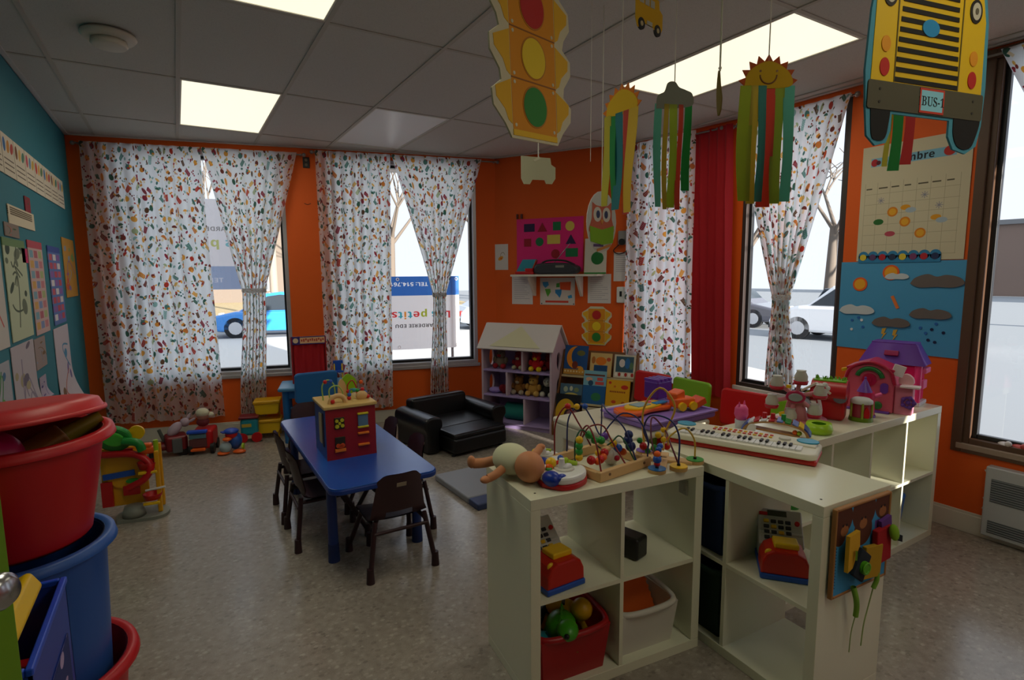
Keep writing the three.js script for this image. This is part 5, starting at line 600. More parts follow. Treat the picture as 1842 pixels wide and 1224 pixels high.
// ---------- toys on the near shelf ----------
const skin = M('#d08a5c', { roughness: 0.55 });
{ const t = thing('baby_doll', 'bald baby doll in cream suit lying on the shelf', 'doll', [1.03, YT, -1.69], 0); const suit = M('#d9d8b4', { roughness: 0.95 });
  part(t, 'head', skin, Sp(0.056, [0.022, 0.058, 0.06], [0.95, 1.0, 1.08], 28), Sp(0.012, [0.074, 0.05, 0.065], [0.6, 1, 1])); part(t, 'torso', suit, Sp(0.068, [0.005, 0.062, -0.04], [1.0, 0.85, 1.2], 28)); part(t, 'arm', skin, [Tb([[-0.05, 0.045, -0.01], [-0.085, 0.032, 0.0], [-0.115, 0.022, -0.002]], 0.016), Sp(0.017, [-0.125, 0.02, -0.002], [1.3, 0.8, 1])]); part(t, 'arm', skin, [Tb([[0.055, 0.06, -0.02], [0.1, 0.06, -0.03], [0.14, 0.075, -0.05]], 0.016), Sp(0.016, [0.148, 0.08, -0.054], [1.2, 0.8, 1])]); part(t, 'leg', skin, [Tb([[-0.035, 0.045, -0.10], [-0.07, 0.035, -0.125], [-0.105, 0.035, -0.14]], 0.02), Sp(0.019, [-0.112, 0.042, -0.142], [0.8, 1.3, 1])]); part(t, 'leg', suit, Tb([[0.03, 0.04, -0.10], [0.04, 0.03, -0.13], [0.04, 0.025, -0.155]], 0.022)); }
function wheelToy(label, p, ry, k, dash) {
  const t = thing('activity_toy', label, 'toy', p, ry, 'white electronic activity toys'); t.scale.setScalar(k); const oval = Spl([[-0.09, 0.01], [-0.06, -0.055], [0.0, -0.07], [0.06, -0.055], [0.09, 0.01], [0.06, 0.07], [0, 0.09], [-0.06, 0.075]]).getPoints(6).map(a => [a.x, -a.y]);
  part(t, 'red_base', pl('#c0141a'), Ex(Spl(oval.filter((_, i) => i % 4 === 0).map(([x, y]) => [x, y])), 0.018, [0, 0.009, 0], [-Math.PI / 2, 0, 0], 0.004)); part(t, 'white_body', WHT, Ex(Spl(oval.filter((_, i) => i % 4 === 0).map(([x, y]) => [x * 0.97, y * 0.97])), 0.026, [0, 0.03, 0], [-Math.PI / 2, 0, 0], 0.008));
  part(t, 'blue_bow', pl('#1436a0'), Sp(0.034, [-0.068, 0.032, 0.03], [0.85, 0.75, 1.0]), Sp(0.024, [-0.05, 0.036, 0.055], [1, 0.6, 0.6])); part(t, 'dial', M('#d8d6cc'), Cy(0.034, 0.036, 0.006, [0.008, 0.045, 0.012])); part(t, 'lever', WHT, Cy(0.009, 0.013, 0.035, [0, 0.062, 0.008]), Sp(0.013, [0.016, 0.052, 0.018], [1.6, 0.7, 0.9])); part(t, 'yellow_dome', YEL, Sp(0.019, [-0.015, 0.058, -0.028])); part(t, 'red_arc', RED, Tb([[0.01, 0.047, -0.035], [0.035, 0.048, -0.03], [0.06, 0.046, -0.012], [0.075, 0.044, 0.008]], 0.009)); part(t, 'blue_ball', BLU, Sp(0.011, [0.036, 0.062, -0.034])); part(t, 'lime_lever', LIME, Tb([[0.04, 0.056, -0.01], [0.055, 0.052, 0.004], [0.068, 0.048, 0.014]], 0.008), Sp(0.011, [0.04, 0.058, -0.012])); part(t, 'green_key', GRN, B(0.022, 0.008, 0.014, [-0.04, 0.047, -0.012], undefined, 0.003)); part(t, 'orange_key', ORG, Sp(0.013, [-0.03, 0.048, -0.02])); return t;
}
wheelToy('white and red steering toy with a blue bow at front', [1.155, YT, -1.585], 0.15, 1.08); wheelToy('second white activity toy behind the baby doll', [1.2, YT, -1.765], 0.6, 0.85);
// bead maze with wooden frame
function beads(t, list, r = 0.011) { for (const [m, p, k = 1] of list) part(t, 'bead', m, Sp(r * k, p, undefined, 12)); }
{ const t = thing('bead_maze', 'wooden framed bead maze with coloured wires', 'bead maze', [1.39, YT, -1.635], 0.12); t.scale.setScalar(1.12); const w = 0.26, d = 0.22;
  part(t, 'frame_rail', wood, B(w, 0.034, 0.02, [0, 0.017, d / 2], undefined, 0.004)); part(t, 'frame_rail', wood, B(w, 0.034, 0.02, [0, 0.017, -d / 2], undefined, 0.004)); part(t, 'frame_rail', wood, B(0.02, 0.03, d, [-w / 2 + 0.01, 0.016, 0], undefined, 0.004)); part(t, 'frame_rail', wood, B(0.02, 0.03, d, [w / 2 - 0.01, 0.016, 0], undefined, 0.004)); part(t, 'screw', M('#6a4c2a'), Cy(0.005, 0.005, 0.002, [-0.085, 0.02, d / 2 + 0.0105], [Math.PI / 2, 0, 0]), Cy(0.005, 0.005, 0.002, [0.09, 0.02, d / 2 + 0.0105], [Math.PI / 2, 0, 0]));
  const R = pl('#8a1c20'), N = pl('#23306e'), G = pl('#1f5a38'); const wire = (m, p) => part(t, 'wire', m, Tb(p, 0.0028, 48));
  wire(R, [[-0.115, 0.03, d / 2], [-0.11, 0.12, 0.08], [-0.095, 0.165, 0.03], [-0.075, 0.13, -0.02], [-0.06, 0.09, -0.04], [-0.04, 0.14, -0.02], [-0.015, 0.15, 0.02], [0.0, 0.1, 0.05], [0.005, 0.03, d / 2]]); wire(N, [[-0.06, 0.03, -d / 2], [-0.055, 0.17, -0.1], [-0.02, 0.205, -0.08], [0.01, 0.15, -0.05], [0.02, 0.1, -0.02], [0.05, 0.14, 0.0], [0.075, 0.18, 0.03], [0.105, 0.17, 0.07], [0.118, 0.1, d / 2], [0.12, 0.03, d / 2]]); wire(R, [[-0.12, 0.03, -d / 2], [-0.12, 0.16, -0.1], [-0.09, 0.21, -0.08], [-0.06, 0.15, -0.05], [-0.05, 0.08, 0.0]]); wire(N, [[0.06, 0.03, d / 2], [0.05, 0.14, 0.06], [0.03, 0.19, 0.0], [0.06, 0.2, -0.05], [0.1, 0.12, -0.09], [0.115, 0.03, -d / 2]]); wire(G, [[-0.125, 0.03, 0.0], [-0.125, 0.11, 0.0], [-0.1, 0.145, 0.0], [-0.06, 0.12, 0.0], [-0.02, 0.07, 0.02], [0.01, 0.09, 0.04], [0.04, 0.11, 0.05], [0.055, 0.03, d / 2]]);
  beads(t, [[YEL, [-0.126, 0.12, 0.02], 1.2], [GRN, [-0.127, 0.1, 0.02], 1.2], [GRN, [-0.127, 0.08, 0.02], 1.2], [YEL, [-0.127, 0.06, 0.02], 1.2], [RED, [-0.1, 0.052, 0.05], 1.4], [ORG, [-0.08, 0.046, 0.06], 1.1], [RED, [-0.066, 0.05, 0.06], 1.3], [ORG, [-0.05, 0.055, 0.06], 1.1], [RED, [-0.035, 0.065, 0.05], 1.3], [YEL, [-0.045, 0.06, 0.03], 1.1], [GRN, [-0.06, 0.12, 0.0], 1.3], [GRN, [-0.042, 0.1, 0.01], 1.2], [GRN, [-0.02, 0.098, 0.02], 1.3], [PUR, [0.02, 0.1, 0.0], 1.3], [YEL, [0.03, 0.08, 0.03], 1.3], [BLU, [0.045, 0.062, 0.04], 1.4], [pl('#1a2c68'), [0.085, 0.085, 0.05], 1.6], [pl('#1a2c68'), [0.088, 0.065, 0.06], 1.7], [pl('#1a2c68'), [0.09, 0.105, 0.05], 1.4], [ORG, [0.06, 0.048, 0.05], 1.2], [RED, [-0.085, 0.21, -0.08]], [YEL, [-0.035, 0.2, -0.085]], [BLU, [-0.01, 0.2, -0.07]]]); }
{ const t = thing('wooden_sheep', 'white rounded wooden animal with red spots in the maze', 'toy animal', [1.42, YT + 0.001, -1.615], 0.5); part(t, 'body', M('#d2cfc4', { roughness: 0.5 }), Sp(0.042, [0.012, 0.036, 0], [1.1, 0.85, 0.8])); part(t, 'head', M('#d2cfc4', { roughness: 0.5 }), Sp(0.03, [-0.035, 0.055, 0.0])); part(t, 'nose', pl('#c01c3c'), Sp(0.011, [-0.012, 0.036, 0.034])); part(t, 'cap', wood, Sp(0.02, [-0.045, 0.078, 0], [1.2, 0.6, 1])); }
{ const t = thing('flower_maze', 'wire bead maze on round coloured wooden feet', 'bead maze', [1.625, YT, -1.53], 0); const foot = (x, z, m) => { const f = part(t, 'wood_disc', M('#c79f63'), Cy(0.034, 0.034, 0.013, [x, 0.0065, z], undefined, 28)); part(f, 'coloured_top', m, Cy(0.0335, 0.0335, 0.003, [x, 0.0145, z], undefined, 28)); part(f, 'socket', black, Cy(0.006, 0.007, 0.008, [x, 0.02, z])); };
  foot(-0.105, 0.07, pl('#2a6fb0')); foot(-0.015, 0.095, YEL); foot(0.10, 0.075, GRN); foot(0.01, -0.115, PUR); part(t, 'base_arm', wood, B(0.2, 0.012, 0.05, [-0.01, 0.006, 0.0], [0, 0.7, 0], 0.003), B(0.2, 0.012, 0.05, [0.02, 0.006, 0.0], [0, -0.9, 0], 0.003));
  const wire = (m, p, r = 0.0035) => part(t, 'wire', m, Tb(p, r, 48)); wire(pl('#d8a83a'), [[0.01, 0.02, -0.115], [0.0, 0.2, -0.11], [0.03, 0.29, -0.05], [0.06, 0.22, 0.0], [0.03, 0.11, -0.02], [-0.02, 0.06, 0.02], [-0.06, 0.09, 0.05], [-0.105, 0.02, 0.07]], 0.0045); wire(pl('#24306e'), [[-0.015, 0.02, 0.095], [-0.015, 0.14, 0.09], [-0.03, 0.19, 0.06], [-0.07, 0.2, 0.0], [-0.06, 0.13, -0.05], [-0.02, 0.06, -0.06], [0.01, 0.02, -0.115]]); wire(pl('#d8b23a'), [[0.10, 0.02, 0.075], [0.09, 0.1, 0.075], [0.05, 0.145, 0.06], [0.0, 0.11, 0.03], [0.02, 0.06, 0.0], [0.0, 0.02, -0.11]]); wire(pl('#6a2436'), [[-0.015, 0.02, 0.095], [0.0, 0.08, 0.04], [0.03, 0.12, -0.02], [0.0, 0.17, -0.06], [-0.05, 0.12, -0.02], [-0.105, 0.02, 0.07]]);
  beads(t, [[RED, [-0.105, 0.032, 0.07], 1], [BLU, [-0.105, 0.05, 0.07], 1.4], [ORG, [-0.105, 0.07, 0.07], 1.1], [BLU, [-0.088, 0.082, 0.06], 1], [BLU, [-0.07, 0.09, 0.05], 1], [YEL, [-0.03, 0.115, 0.0], 1.1], [YEL, [-0.02, 0.1, 0.02], 1], [YEL, [0.03, 0.12, -0.03], 1], [GRN, [-0.05, 0.065, 0.0], 1.2], [RED, [-0.08, 0.07, -0.03], 1.3], [GRN, [-0.085, 0.09, -0.045], 1], [GRN, [-0.065, 0.05, -0.02], 1], [RED, [-0.045, 0.045, 0.0], 0.9], [RED, [0.02, 0.06, 0.0], 1.2]], 0.012); }

// ---------- toy keyboard ----------
{ const L = 0.60, D = 0.2, cx = 2.035, cz = -1.475, t = thing('toy_keyboard', 'cream toy piano keyboard with a red base', 'toy keyboard', [cx, YT, cz], -1.16);
  part(t, 'red_base', pl('#c4201c'), B(L, 0.024, D - 0.02, [0, 0.013, 0], undefined, 0.01)); part(t, 'body', M('#e6e2cf', { roughness: 0.4 }), Ex(RRect(L, D, 0.035), 0.026, [0, 0.036, 0], [-Math.PI / 2, 0, 0], 0.008)); part(t, 'raised_deck', M('#e2decb', { roughness: 0.4 }), B(L - 0.03, 0.014, 0.09, [0, 0.052, -0.045], [0.06, 0, 0], 0.006));
  for (let i = 0; i < 22; i++) part(t, 'white_key', WHT, B(0.0205, 0.01, 0.062, [-0.231 + i * 0.022, 0.0515, 0.045], undefined, 0.002)); for (let i = 0; i < 21; i++) if (![2, 6].includes(i % 7)) part(t, 'black_key', black, B(0.011, 0.008, 0.034, [-0.22 + i * 0.022, 0.06, 0.032], undefined, 0.002));
  for (const x of [-1, 1]) { part(t, 'speaker', pl('#2a9cc0'), Ex(Ell(0.042, 0.03), 0.006, [x * 0.25, 0.061, -0.05], [-Math.PI / 2 + 0.06, 0, 0], 0.002)); } for (let i = 0; i < 12; i++) for (let j = 0; j < 2; j++) part(t, 'button', (i + j) % 3 ? pl('#d8504a') : YEL, B(0.014, 0.006, 0.012, [-0.12 + i * 0.021, 0.0615 + j * -0.001, -0.058 + j * 0.026], undefined, 0.003)); part(t, 'dial', M('#d0ccbc'), Cy(0.022, 0.024, 0.008, [0.165, 0.062, -0.04])); }
single('unicorn_cup', 'pink unicorn cup standing behind the keyboard', 'toy', PNK, [La([[0, 0.045], [0.022, 0.048], [0.032, 0.075], [0.03, 0.105], [0.02, 0.12], [0, 0.124]]), Cy(0.002, 0.008, 0.03, [0.02, 0.125, 0]), Cy(0.002, 0.008, 0.025, [-0.018, 0.125, 0])], [2.285, YT, -1.66]).add(new THREE.Mesh(La([[0, 0], [0.026, 0], [0.028, 0.05], [0, 0.05]]), M('#d8d8dc')));
scene.children.at(-1).children[0].name = 'white_base';
// wooden rainbow bridge
{ const t = thing('wooden_bridge', 'wooden toy bridge with a striped arched top', 'toy bridge', [2.335, YT, -1.51], -1.06); const arch = (r0, r1, k) => { const p = []; for (let i = 0; i <= 16; i++) { const a = Math.PI * i / 16; p.push([Math.cos(a) * r1, Math.pow(Math.sin(a), 0.6) * r1 * k]); } for (let i = 16; i >= 0; i--) { const a = Math.PI * i / 16; p.push([Math.cos(a) * r0, Math.pow(Math.sin(a), 0.6) * r0 * k]); } return Shp(p); };
  part(t, 'arch', M('#b98c54', { roughness: 0.5 }), Ex(arch(0.128, 0.14, 0.52), 0.012, [0, 0, 0.04]), Ex(arch(0.128, 0.14, 0.52), 0.012, [0, 0, -0.04])); const cs = ['#5a6fc0', '#5a6fc0', '#dfe6ee', '#b81c24', '#dfe6ee', '#b81c24', '#6a7fc8', '#2c8a34', '#7a90d0', '#e8c01c', '#3a4f9a', '#5a6fc0']; for (let i = 0; i < 12; i++) { const a = Math.PI * (0.93 - i * 0.078), x = Math.cos(a) * 0.14, y = Math.pow(Math.sin(a), 0.6) * 0.14 * 0.52; part(t, 'coloured_slat', pl(cs[i]), B(0.026, 0.008, 0.085, [x, y + 0.003, 0], [0, 0, (a - Math.PI / 2) * 0.75], 0.003)); }
  part(t, 'wood_track', M('#c08a50'), B(0.2, 0.008, 0.05, [-0.0, 0.02, 0.0], [0, 0, -0.08], 0.003)); part(t, 'fan_piece', WHT, Ex(Spl([[0, 0], [0.02, 0.05], [0.05, 0.05], [0.04, 0.01]]), 0.006, [-0.13, 0.0, 0.055])); beads(t, [[ORG, [0.08, 0.03, 0.02]], [LIME, [0.098, 0.028, 0.02]]]); for (const [x, m] of [[-0.05, RED], [-0.015, RED], [0.03, GRN]]) part(t, 'peg', m, Cy(0.01, 0.01, 0.03, [x, 0.088, -0.0])); }
single('lime_ring', 'translucent lime green ring beside the wooden bridge', 'toy', M('#a8d82a', { roughness: 0.3 }), La([[0.03, 0], [0.055, 0.002], [0.06, 0.02], [0.052, 0.05], [0.03, 0.045]], [0, 0, 0]), [2.545, YT, -1.43]);
// ferris wheel
{ const t = thing('ferris_wheel', 'pink toy ferris wheel with hanging cups', 'toy ferris wheel', [2.61, YT, -1.59], -1.05); t.scale.setScalar(1.12); const p1 = M('#d88a94', { roughness: 0.45 }), cup = pl('#c01830'); part(t, 'tower', p1, Ex(Shp([[-0.055, 0], [0.055, 0], [0.03, 0.12], [-0.03, 0.12]]), 0.05, [0, 0, -0.01], undefined, 0.01)); part(t, 'plinth', p1, B(0.16, 0.016, 0.09, [0, 0.008, 0], undefined, 0.006)); part(t, 'hub', pl('#c02858'), Ex(Ell(0.04, 0.028), 0.02, [0, 0.125, 0.03], undefined, 0.004)); part(t, 'hub_plate', M('#9aa0a0'), Ex(Ell(0.028, 0.018), 0.01, [0, 0.125, 0.042], undefined, 0.003));
  for (let i = 0; i < 6; i++) { const a = i * Math.PI / 3 + 0.35, x = Math.cos(a) * 0.1, y = 0.125 + Math.sin(a) * 0.088; part(t, 'spoke', p1, Rod([0, 0.125, 0.02], [x, y, 0.02], 0.009)); const c = part(t, 'cup', cup, La([[0, -0.03], [0.026, -0.028], [0.03, -0.012], [0, -0.012]], [x, y, 0.03], undefined, 20)); part(c, 'dome', M('#c9c6b8', { roughness: 0.4 }), La([[0.026, -0.012], [0.027, 0.008], [0.018, 0.028], [0.02, 0.034], [0, 0.034]], [x, y, 0.03], undefined, 20)); } part(t, 'ticket_flower', WHT, ...[0, 1, 2, 3, 4].map(i => Sp(0.012, [0.105 + Math.cos(i * 1.257) * 0.014, 0.175 + Math.sin(i * 1.257) * 0.014, 0.03], [1, 1, 0.5], 12))); part(t, 'flower_centre', RED, Sp(0.009, [0.105, 0.175, 0.037])); part(t, 'flag', YEL, B(0.025, 0.02, 0.012, [-0.05, 0.045, 0.035], [0, 0, 0.3], 0.004), B(0.02, 0.016, 0.012, [-0.03, 0.17, 0.03], undefined, 0.004)); }
// pet shop with slide
{ const t = thing('toy_playhouse', 'red roofed toy playhouse with a green top and grey slide', 'toy house', [2.83, YT, -1.57], -1.2); part(t, 'wall', pl('#b8141c'), B(0.13, 0.16, 0.11, [0.03, 0.08, -0.02], undefined, 0.02)); part(t, 'roof', pl('#b4141c'), X(Cy(0.085, 0.085, 0.16, [0, 0, 0], [0, 0, Math.PI / 2], 24), [0.02, 0.14, -0.02], [0, 0, 0], [1, 0.72, 0.95])); part(t, 'grass_roof', pl('#6fae1c'), ...(() => { const g = []; for (let i = 0; i < 26; i++) g.push(Cy(0.001, 0.008, 0.03, [-0.05 + rnd() * 0.14, 0.205, -0.05 + rnd() * 0.06], [rr(-0.4, 0.4), 0, rr(-0.4, 0.4)], 6)); return g; })(), B(0.15, 0.016, 0.07, [0.02, 0.195, -0.02], undefined, 0.006)); part(t, 'gable_trim', M('#d8cfc0'), B(0.085, 0.012, 0.02, [-0.065, 0.165, 0.055], [0, 0, 0.6], 0.003), B(0.085, 0.012, 0.02, [0.0, 0.165, 0.055], [0, 0, -0.6], 0.003)); part(t, 'gable_wall', M('#9aa03a'), Ex(Shp([[-0.06, 0], [0.06, 0], [0.05, 0.02], [0, 0.055], [-0.05, 0.02]]), 0.012, [-0.033, 0.115, 0.048])); part(t, 'round_window', pl('#c01c4c'), Cy(0.02, 0.02, 0.014, [-0.035, 0.14, 0.056], [Math.PI / 2, 0, 0])); part(t, 'clock', M('#6a6a72'), Ex(Ell(0.03, 0.024), 0.012, [0.075, 0.12, 0.05], undefined, 0.003));
  part(t, 'slide', M('#9aa4b0', { roughness: 0.4 }), Tb([[-0.12, 0.1, 0.04], [-0.07, 0.085, 0.06], [-0.05, 0.05, 0.07], [-0.06, 0.02, 0.09]], 0.016), B(0.06, 0.05, 0.04, [-0.09, 0.1, 0.02], undefined, 0.012)); part(t, 'post', M('#d2c6c8'), Tb([[-0.005, 0, 0.1], [0.0, 0.06, 0.095], [-0.012, 0.11, 0.085]], 0.008)); part(t, 'shelf_toys', RED, B(0.03, 0.03, 0.02, [-0.1, 0.06, 0.03], undefined, 0.005), B(0.03, 0.012, 0.02, [-0.05, 0.07, 0.03], undefined, 0.003)); part(t, 'pink_floor', M('#cf8aa8'), Ex(Spl([[-0.14, -0.02], [-0.05, -0.06], [0.02, -0.1], [0.03, -0.05], [-0.02, 0.02], [-0.12, 0.04]]), 0.014, [0, 0.008, 0.03], [-Math.PI / 2, 0, 0], 0.004)); }
{ const t = thing('toy_greenhouse', 'little round toy greenhouse with a white dome', 'toy house', [2.945, YT, -1.445], -0.8); part(t, 'base', pl('#6a8a1c'), Cy(0.052, 0.056, 0.02, [0, 0.01, 0])); part(t, 'wall', pl('#a83a4a'), Cy(0.044, 0.046, 0.075, [0, 0.055, 0])); for (let i = 0; i < 5; i++) part(t, 'pillar', pl('#9aa83a'), Cy(0.006, 0.006, 0.08, [Math.cos(i * 1.257 + 0.5) * 0.047, 0.055, Math.sin(i * 1.257 + 0.5) * 0.047])); part(t, 'door', pl('#c8141c'), Ex(Spl([[-0.01, 0], [0.01, 0], [0.012, 0.03], [0, 0.055], [-0.012, 0.03]]), 0.006, [0.01, 0.022, 0.047])); part(t, 'dome', M('#c6c8c2'), La([[0.052, 0.09], [0.05, 0.104], [0.035, 0.115], [0, 0.118], [0, 0.09]])); }
{ const t = thing('toy_tower', 'small pink toy tower with a purple cone roof', 'toy house', [3.05, YT, -1.475], -0.6); part(t, 'wall', pl('#d81c5a'), Cy(0.035, 0.042, 0.13, [0, 0.065, 0])); part(t, 'roof', PUR, Cy(0.003, 0.036, 0.07, [-0.01, 0.165, 0]), Sp(0.006, [-0.01, 0.203, 0])); part(t, 'base', PUR, Cy(0.045, 0.048, 0.012, [0, 0.006, 0])); part(t, 'spout', PNK, Rod([0.03, 0.105, 0.01], [0.065, 0.12, 0.02], 0.011)); }
// pink barn house
{ const t = thing('pink_barn', 'pink barn-shaped toy house with a green arch', 'toy house', [3.215, YT, -1.535], -1.3); const f = Shp([[-0.11, 0], [0.11, 0], [0.11, 0.17], [0.085, 0.225], [0, 0.26], [-0.085, 0.225], [-0.11, 0.17]]); part(t, 'front_wall', M('#e0607a', { roughness: 0.45 }), Ex(f, 0.16, [0, 0.006, -0.03], undefined, 0.004)); part(t, 'roof_trim', pl('#b8143c'), Tb([[-0.115, 0.16, 0.055], [-0.09, 0.23, 0.055], [0, 0.268, 0.055], [0.09, 0.23, 0.055], [0.115, 0.16, 0.055]], 0.009)); part(t, 'roof', pl('#c01c48'), B(0.12, 0.012, 0.18, [-0.055, 0.252, -0.03], [0, 0, 0.38], 0.004), B(0.12, 0.012, 0.18, [0.055, 0.252, -0.03], [0, 0, -0.38], 0.004)); part(t, 'green_arch', pl('#1f7a3a'), To(0.06, 0.012, [0, 0.175, 0.053], [0, 0, 0.25], 2.6)); part(t, 'clock', pl('#b81c48'), Cy(0.034, 0.034, 0.012, [0, 0.175, 0.056], [Math.PI / 2, 0, 0]), Cy(0.012, 0.012, 0.018, [0, 0.175, 0.058], [Math.PI / 2, 0, 0])); part(t, 'purple_window', PUR, Ex(RRect(0.036, 0.055, 0.015), 0.01, [0.07, 0.135, 0.054])); part(t, 'purple_sill', PUR, B(0.2, 0.012, 0.02, [0, 0.006, 0.055], undefined, 0.003)); part(t, 'green_shrub', pl('#2c7a34'), Sp(0.022, [0.045, 0.04, 0.056], [1, 1, 0.4])); part(t, 'knob', M('#5a1c3c'), Sp(0.006, [0.05, 0.09, 0.056]));
  const w = part(t, 'side_wing', M('#e88aa4', { roughness: 0.45 }), B(0.08, 0.15, 0.07, [0.152, 0.075, -0.01], undefined, 0.006)); part(w, 'balcony', M('#f2dfe2'), B(0.085, 0.012, 0.06, [0.18, 0.155, 0.03], undefined, 0.004)); part(w, 'attic_window', M('#eab6b8'), Ex(Spl([[-0.03, 0], [0.03, 0], [0.03, 0.035], [0, 0.055], [-0.03, 0.035]]), 0.03, [0.155, 0.16, -0.01])); part(w, 'flower_wheel', PUR, To(0.026, 0.006, [0.175, 0.07, 0.028]), Sp(0.012, [0.175, 0.07, 0.028]), ...[0, 1, 2, 3, 4].map(i => Sp(0.011, [0.175 + Math.cos(i * 1.257) * 0.026, 0.07 + Math.sin(i * 1.257) * 0.026, 0.03], undefined, 10))); part(t, 'white_shutter', M('#f0e4e6'), B(0.055, 0.06, 0.008, [0.125, 0.235, 0.04], [0, 0.2, -0.3], 0.003)); part(t, 'weather_vane', YEL, B(0.03, 0.018, 0.01, [-0.125, 0.215, 0.03], [0, 0, 0.3], 0.004)); }
{ const t = thing('pink_castle', 'hot pink toy villa with a purple roof', 'toy house', [3.545, YT, -1.575], -1.38); part(t, 'wall', pl('#e8186c'), B(0.27, 0.21, 0.14, [0, 0.125, 0], undefined, 0.012)); part(t, 'corner_post', pl('#f04088'), Cy(0.018, 0.018, 0.21, [0.13, 0.125, 0.065]), Cy(0.018, 0.018, 0.21, [-0.13, 0.125, 0.065])); part(t, 'plinth', M('#d6cfd4'), B(0.30, 0.022, 0.165, [0, 0.011, 0], undefined, 0.005)); part(t, 'roof', M('#6a36a8', { roughness: 0.4 }), (() => { const g = new THREE.CylinderGeometry(0.66, 1, 1, 4, 1); g.rotateY(Math.PI / 4); g.scale(0.225, 0.115, 0.125); g.translate(0, 0.287, 0); return g.toNonIndexed(); })(), B(0.215, 0.01, 0.118, [0, 0.346, 0], undefined, 0.004)); part(t, 'roof_badge', pl('#a01c5a'), B(0.07, 0.03, 0.012, [0, 0.29, 0.079], [-0.4, 0, 0], 0.004)); part(t, 'arched_window', PUR, To(0.036, 0.006, [0.0, 0.165, 0.072], undefined, Math.PI), B(0.09, 0.008, 0.012, [0, 0.14, 0.072])); part(t, 'window_pane', pl('#d81450'), Ex(Spl([[-0.03, 0], [0.03, 0], [0.03, 0.02], [0, 0.035], [-0.03, 0.02]]), 0.006, [0, 0.145, 0.071])); part(t, 'side_balcony', pl('#f27ab0'), B(0.03, 0.03, 0.1, [0.15, 0.2, 0], undefined, 0.006), B(0.02, 0.05, 0.08, [0.145, 0.12, 0], undefined, 0.006)); }
// ---------- right wall ----------
const onRight = (name, label, z0, z1, y0, y1, tex, cat) => single(name, label, cat, sheetMat(tex), B(Math.abs(z1 - z0), y1 - y0, 0.004), at(RT2, (z0 + z1) / 2 + 2.95, (y0 + y1) / 2, 0.004), RT2.ry);
onRight('calendar_poster', 'cream weather calendar poster with a month title', -1.985, -1.40, 1.585, 2.305, canvasTex(512, 630, (g, w, h) => {
  g.fillStyle = '#cfc5a8'; g.fillRect(0, 0, w, h); g.fillStyle = '#7fb4cc'; g.fillRect(46, 66, 400, 46); g.fillStyle = '#20242c'; g.font = 'bold 52px sans-serif'; g.fillText('Décembre', 96, 106); dot(g, '#b02a34', 64, 90, 18, 20); dot(g, '#5a2430', 84, 92, 12); dot(g, '#b8322c', 416, 86, 26, 24); dot(g, '#3a1c20', 440, 72, 12);
  g.strokeStyle = '#aaa084'; g.lineWidth = 2; for (let i = 0; i <= 7; i++) { g.beginPath(); g.moveTo(24 + i * 64, 200); g.lineTo(24 + i * 64, 600); g.stroke(); } for (let j = 0; j <= 6; j++) { g.beginPath(); g.moveTo(24, 262 + j * 56); g.lineTo(476, 262 + j * 56); g.stroke(); } g.fillStyle = '#5a5444'; for (let i = 0; i < 7; i++) g.fillRect(30 + i * 64, 228, 30 + (i * 37 % 22), 7);
  for (const [x, y] of [[110, 300], [320, 292], [388, 352]]) { g.strokeStyle = '#8a8898'; g.lineWidth = 3; for (let k = 0; k < 4; k++) { const a = k * Math.PI / 4; g.beginPath(); g.moveTo(x - Math.cos(a) * 18, y - Math.sin(a) * 18); g.lineTo(x + Math.cos(a) * 18, y + Math.sin(a) * 18); g.stroke(); } }
  for (const [x, y] of [[172, 366], [236, 424], [312, 488]]) { dot(g, '#d8801c', x, y, 26); dot(g, '#e8a82a', x, y, 18); } for (const [x, y] of [[244, 356], [388, 420]]) { dot(g, '#e09a24', x - 10, y - 8, 24, 14); dot(g, '#a8b8c4', x + 16, y + 8, 26, 14); } dot(g, '#2c6a30', 104, 416, 26, 16); dot(g, '#b84a5a', 166, 484, 26, 14);
}), 'poster');
{ const t = thing('weather_border', 'blue scalloped border strip with coloured dots', 'border', at(RT2, 1.21, 1.595, 0.009), RT2.ry); const w = 0.46; part(t, 'strip', M('#2a7fb0', { roughness: 0.7 }), B(w, 0.045, 0.004), ...Array.from({ length: 8 }, (_, i) => Cy(w / 16, w / 16, 0.004, [-w / 2 + (i + 0.5) * w / 8, 0.022, 0], [Math.PI / 2, 0, 0]))); ['#e0c83a', '#5a3a6a', '#b8202c', '#1c3050', '#e0c83a', '#7a3a6a', '#b8202c', '#1c2c58'].forEach((c, i) => part(t, 'dot', M(c), Cy(0.02, 0.02, 0.006, [-w / 2 + (i + 0.5) * w / 8, 0.012, 0], [Math.PI / 2, 0, 0]))); }
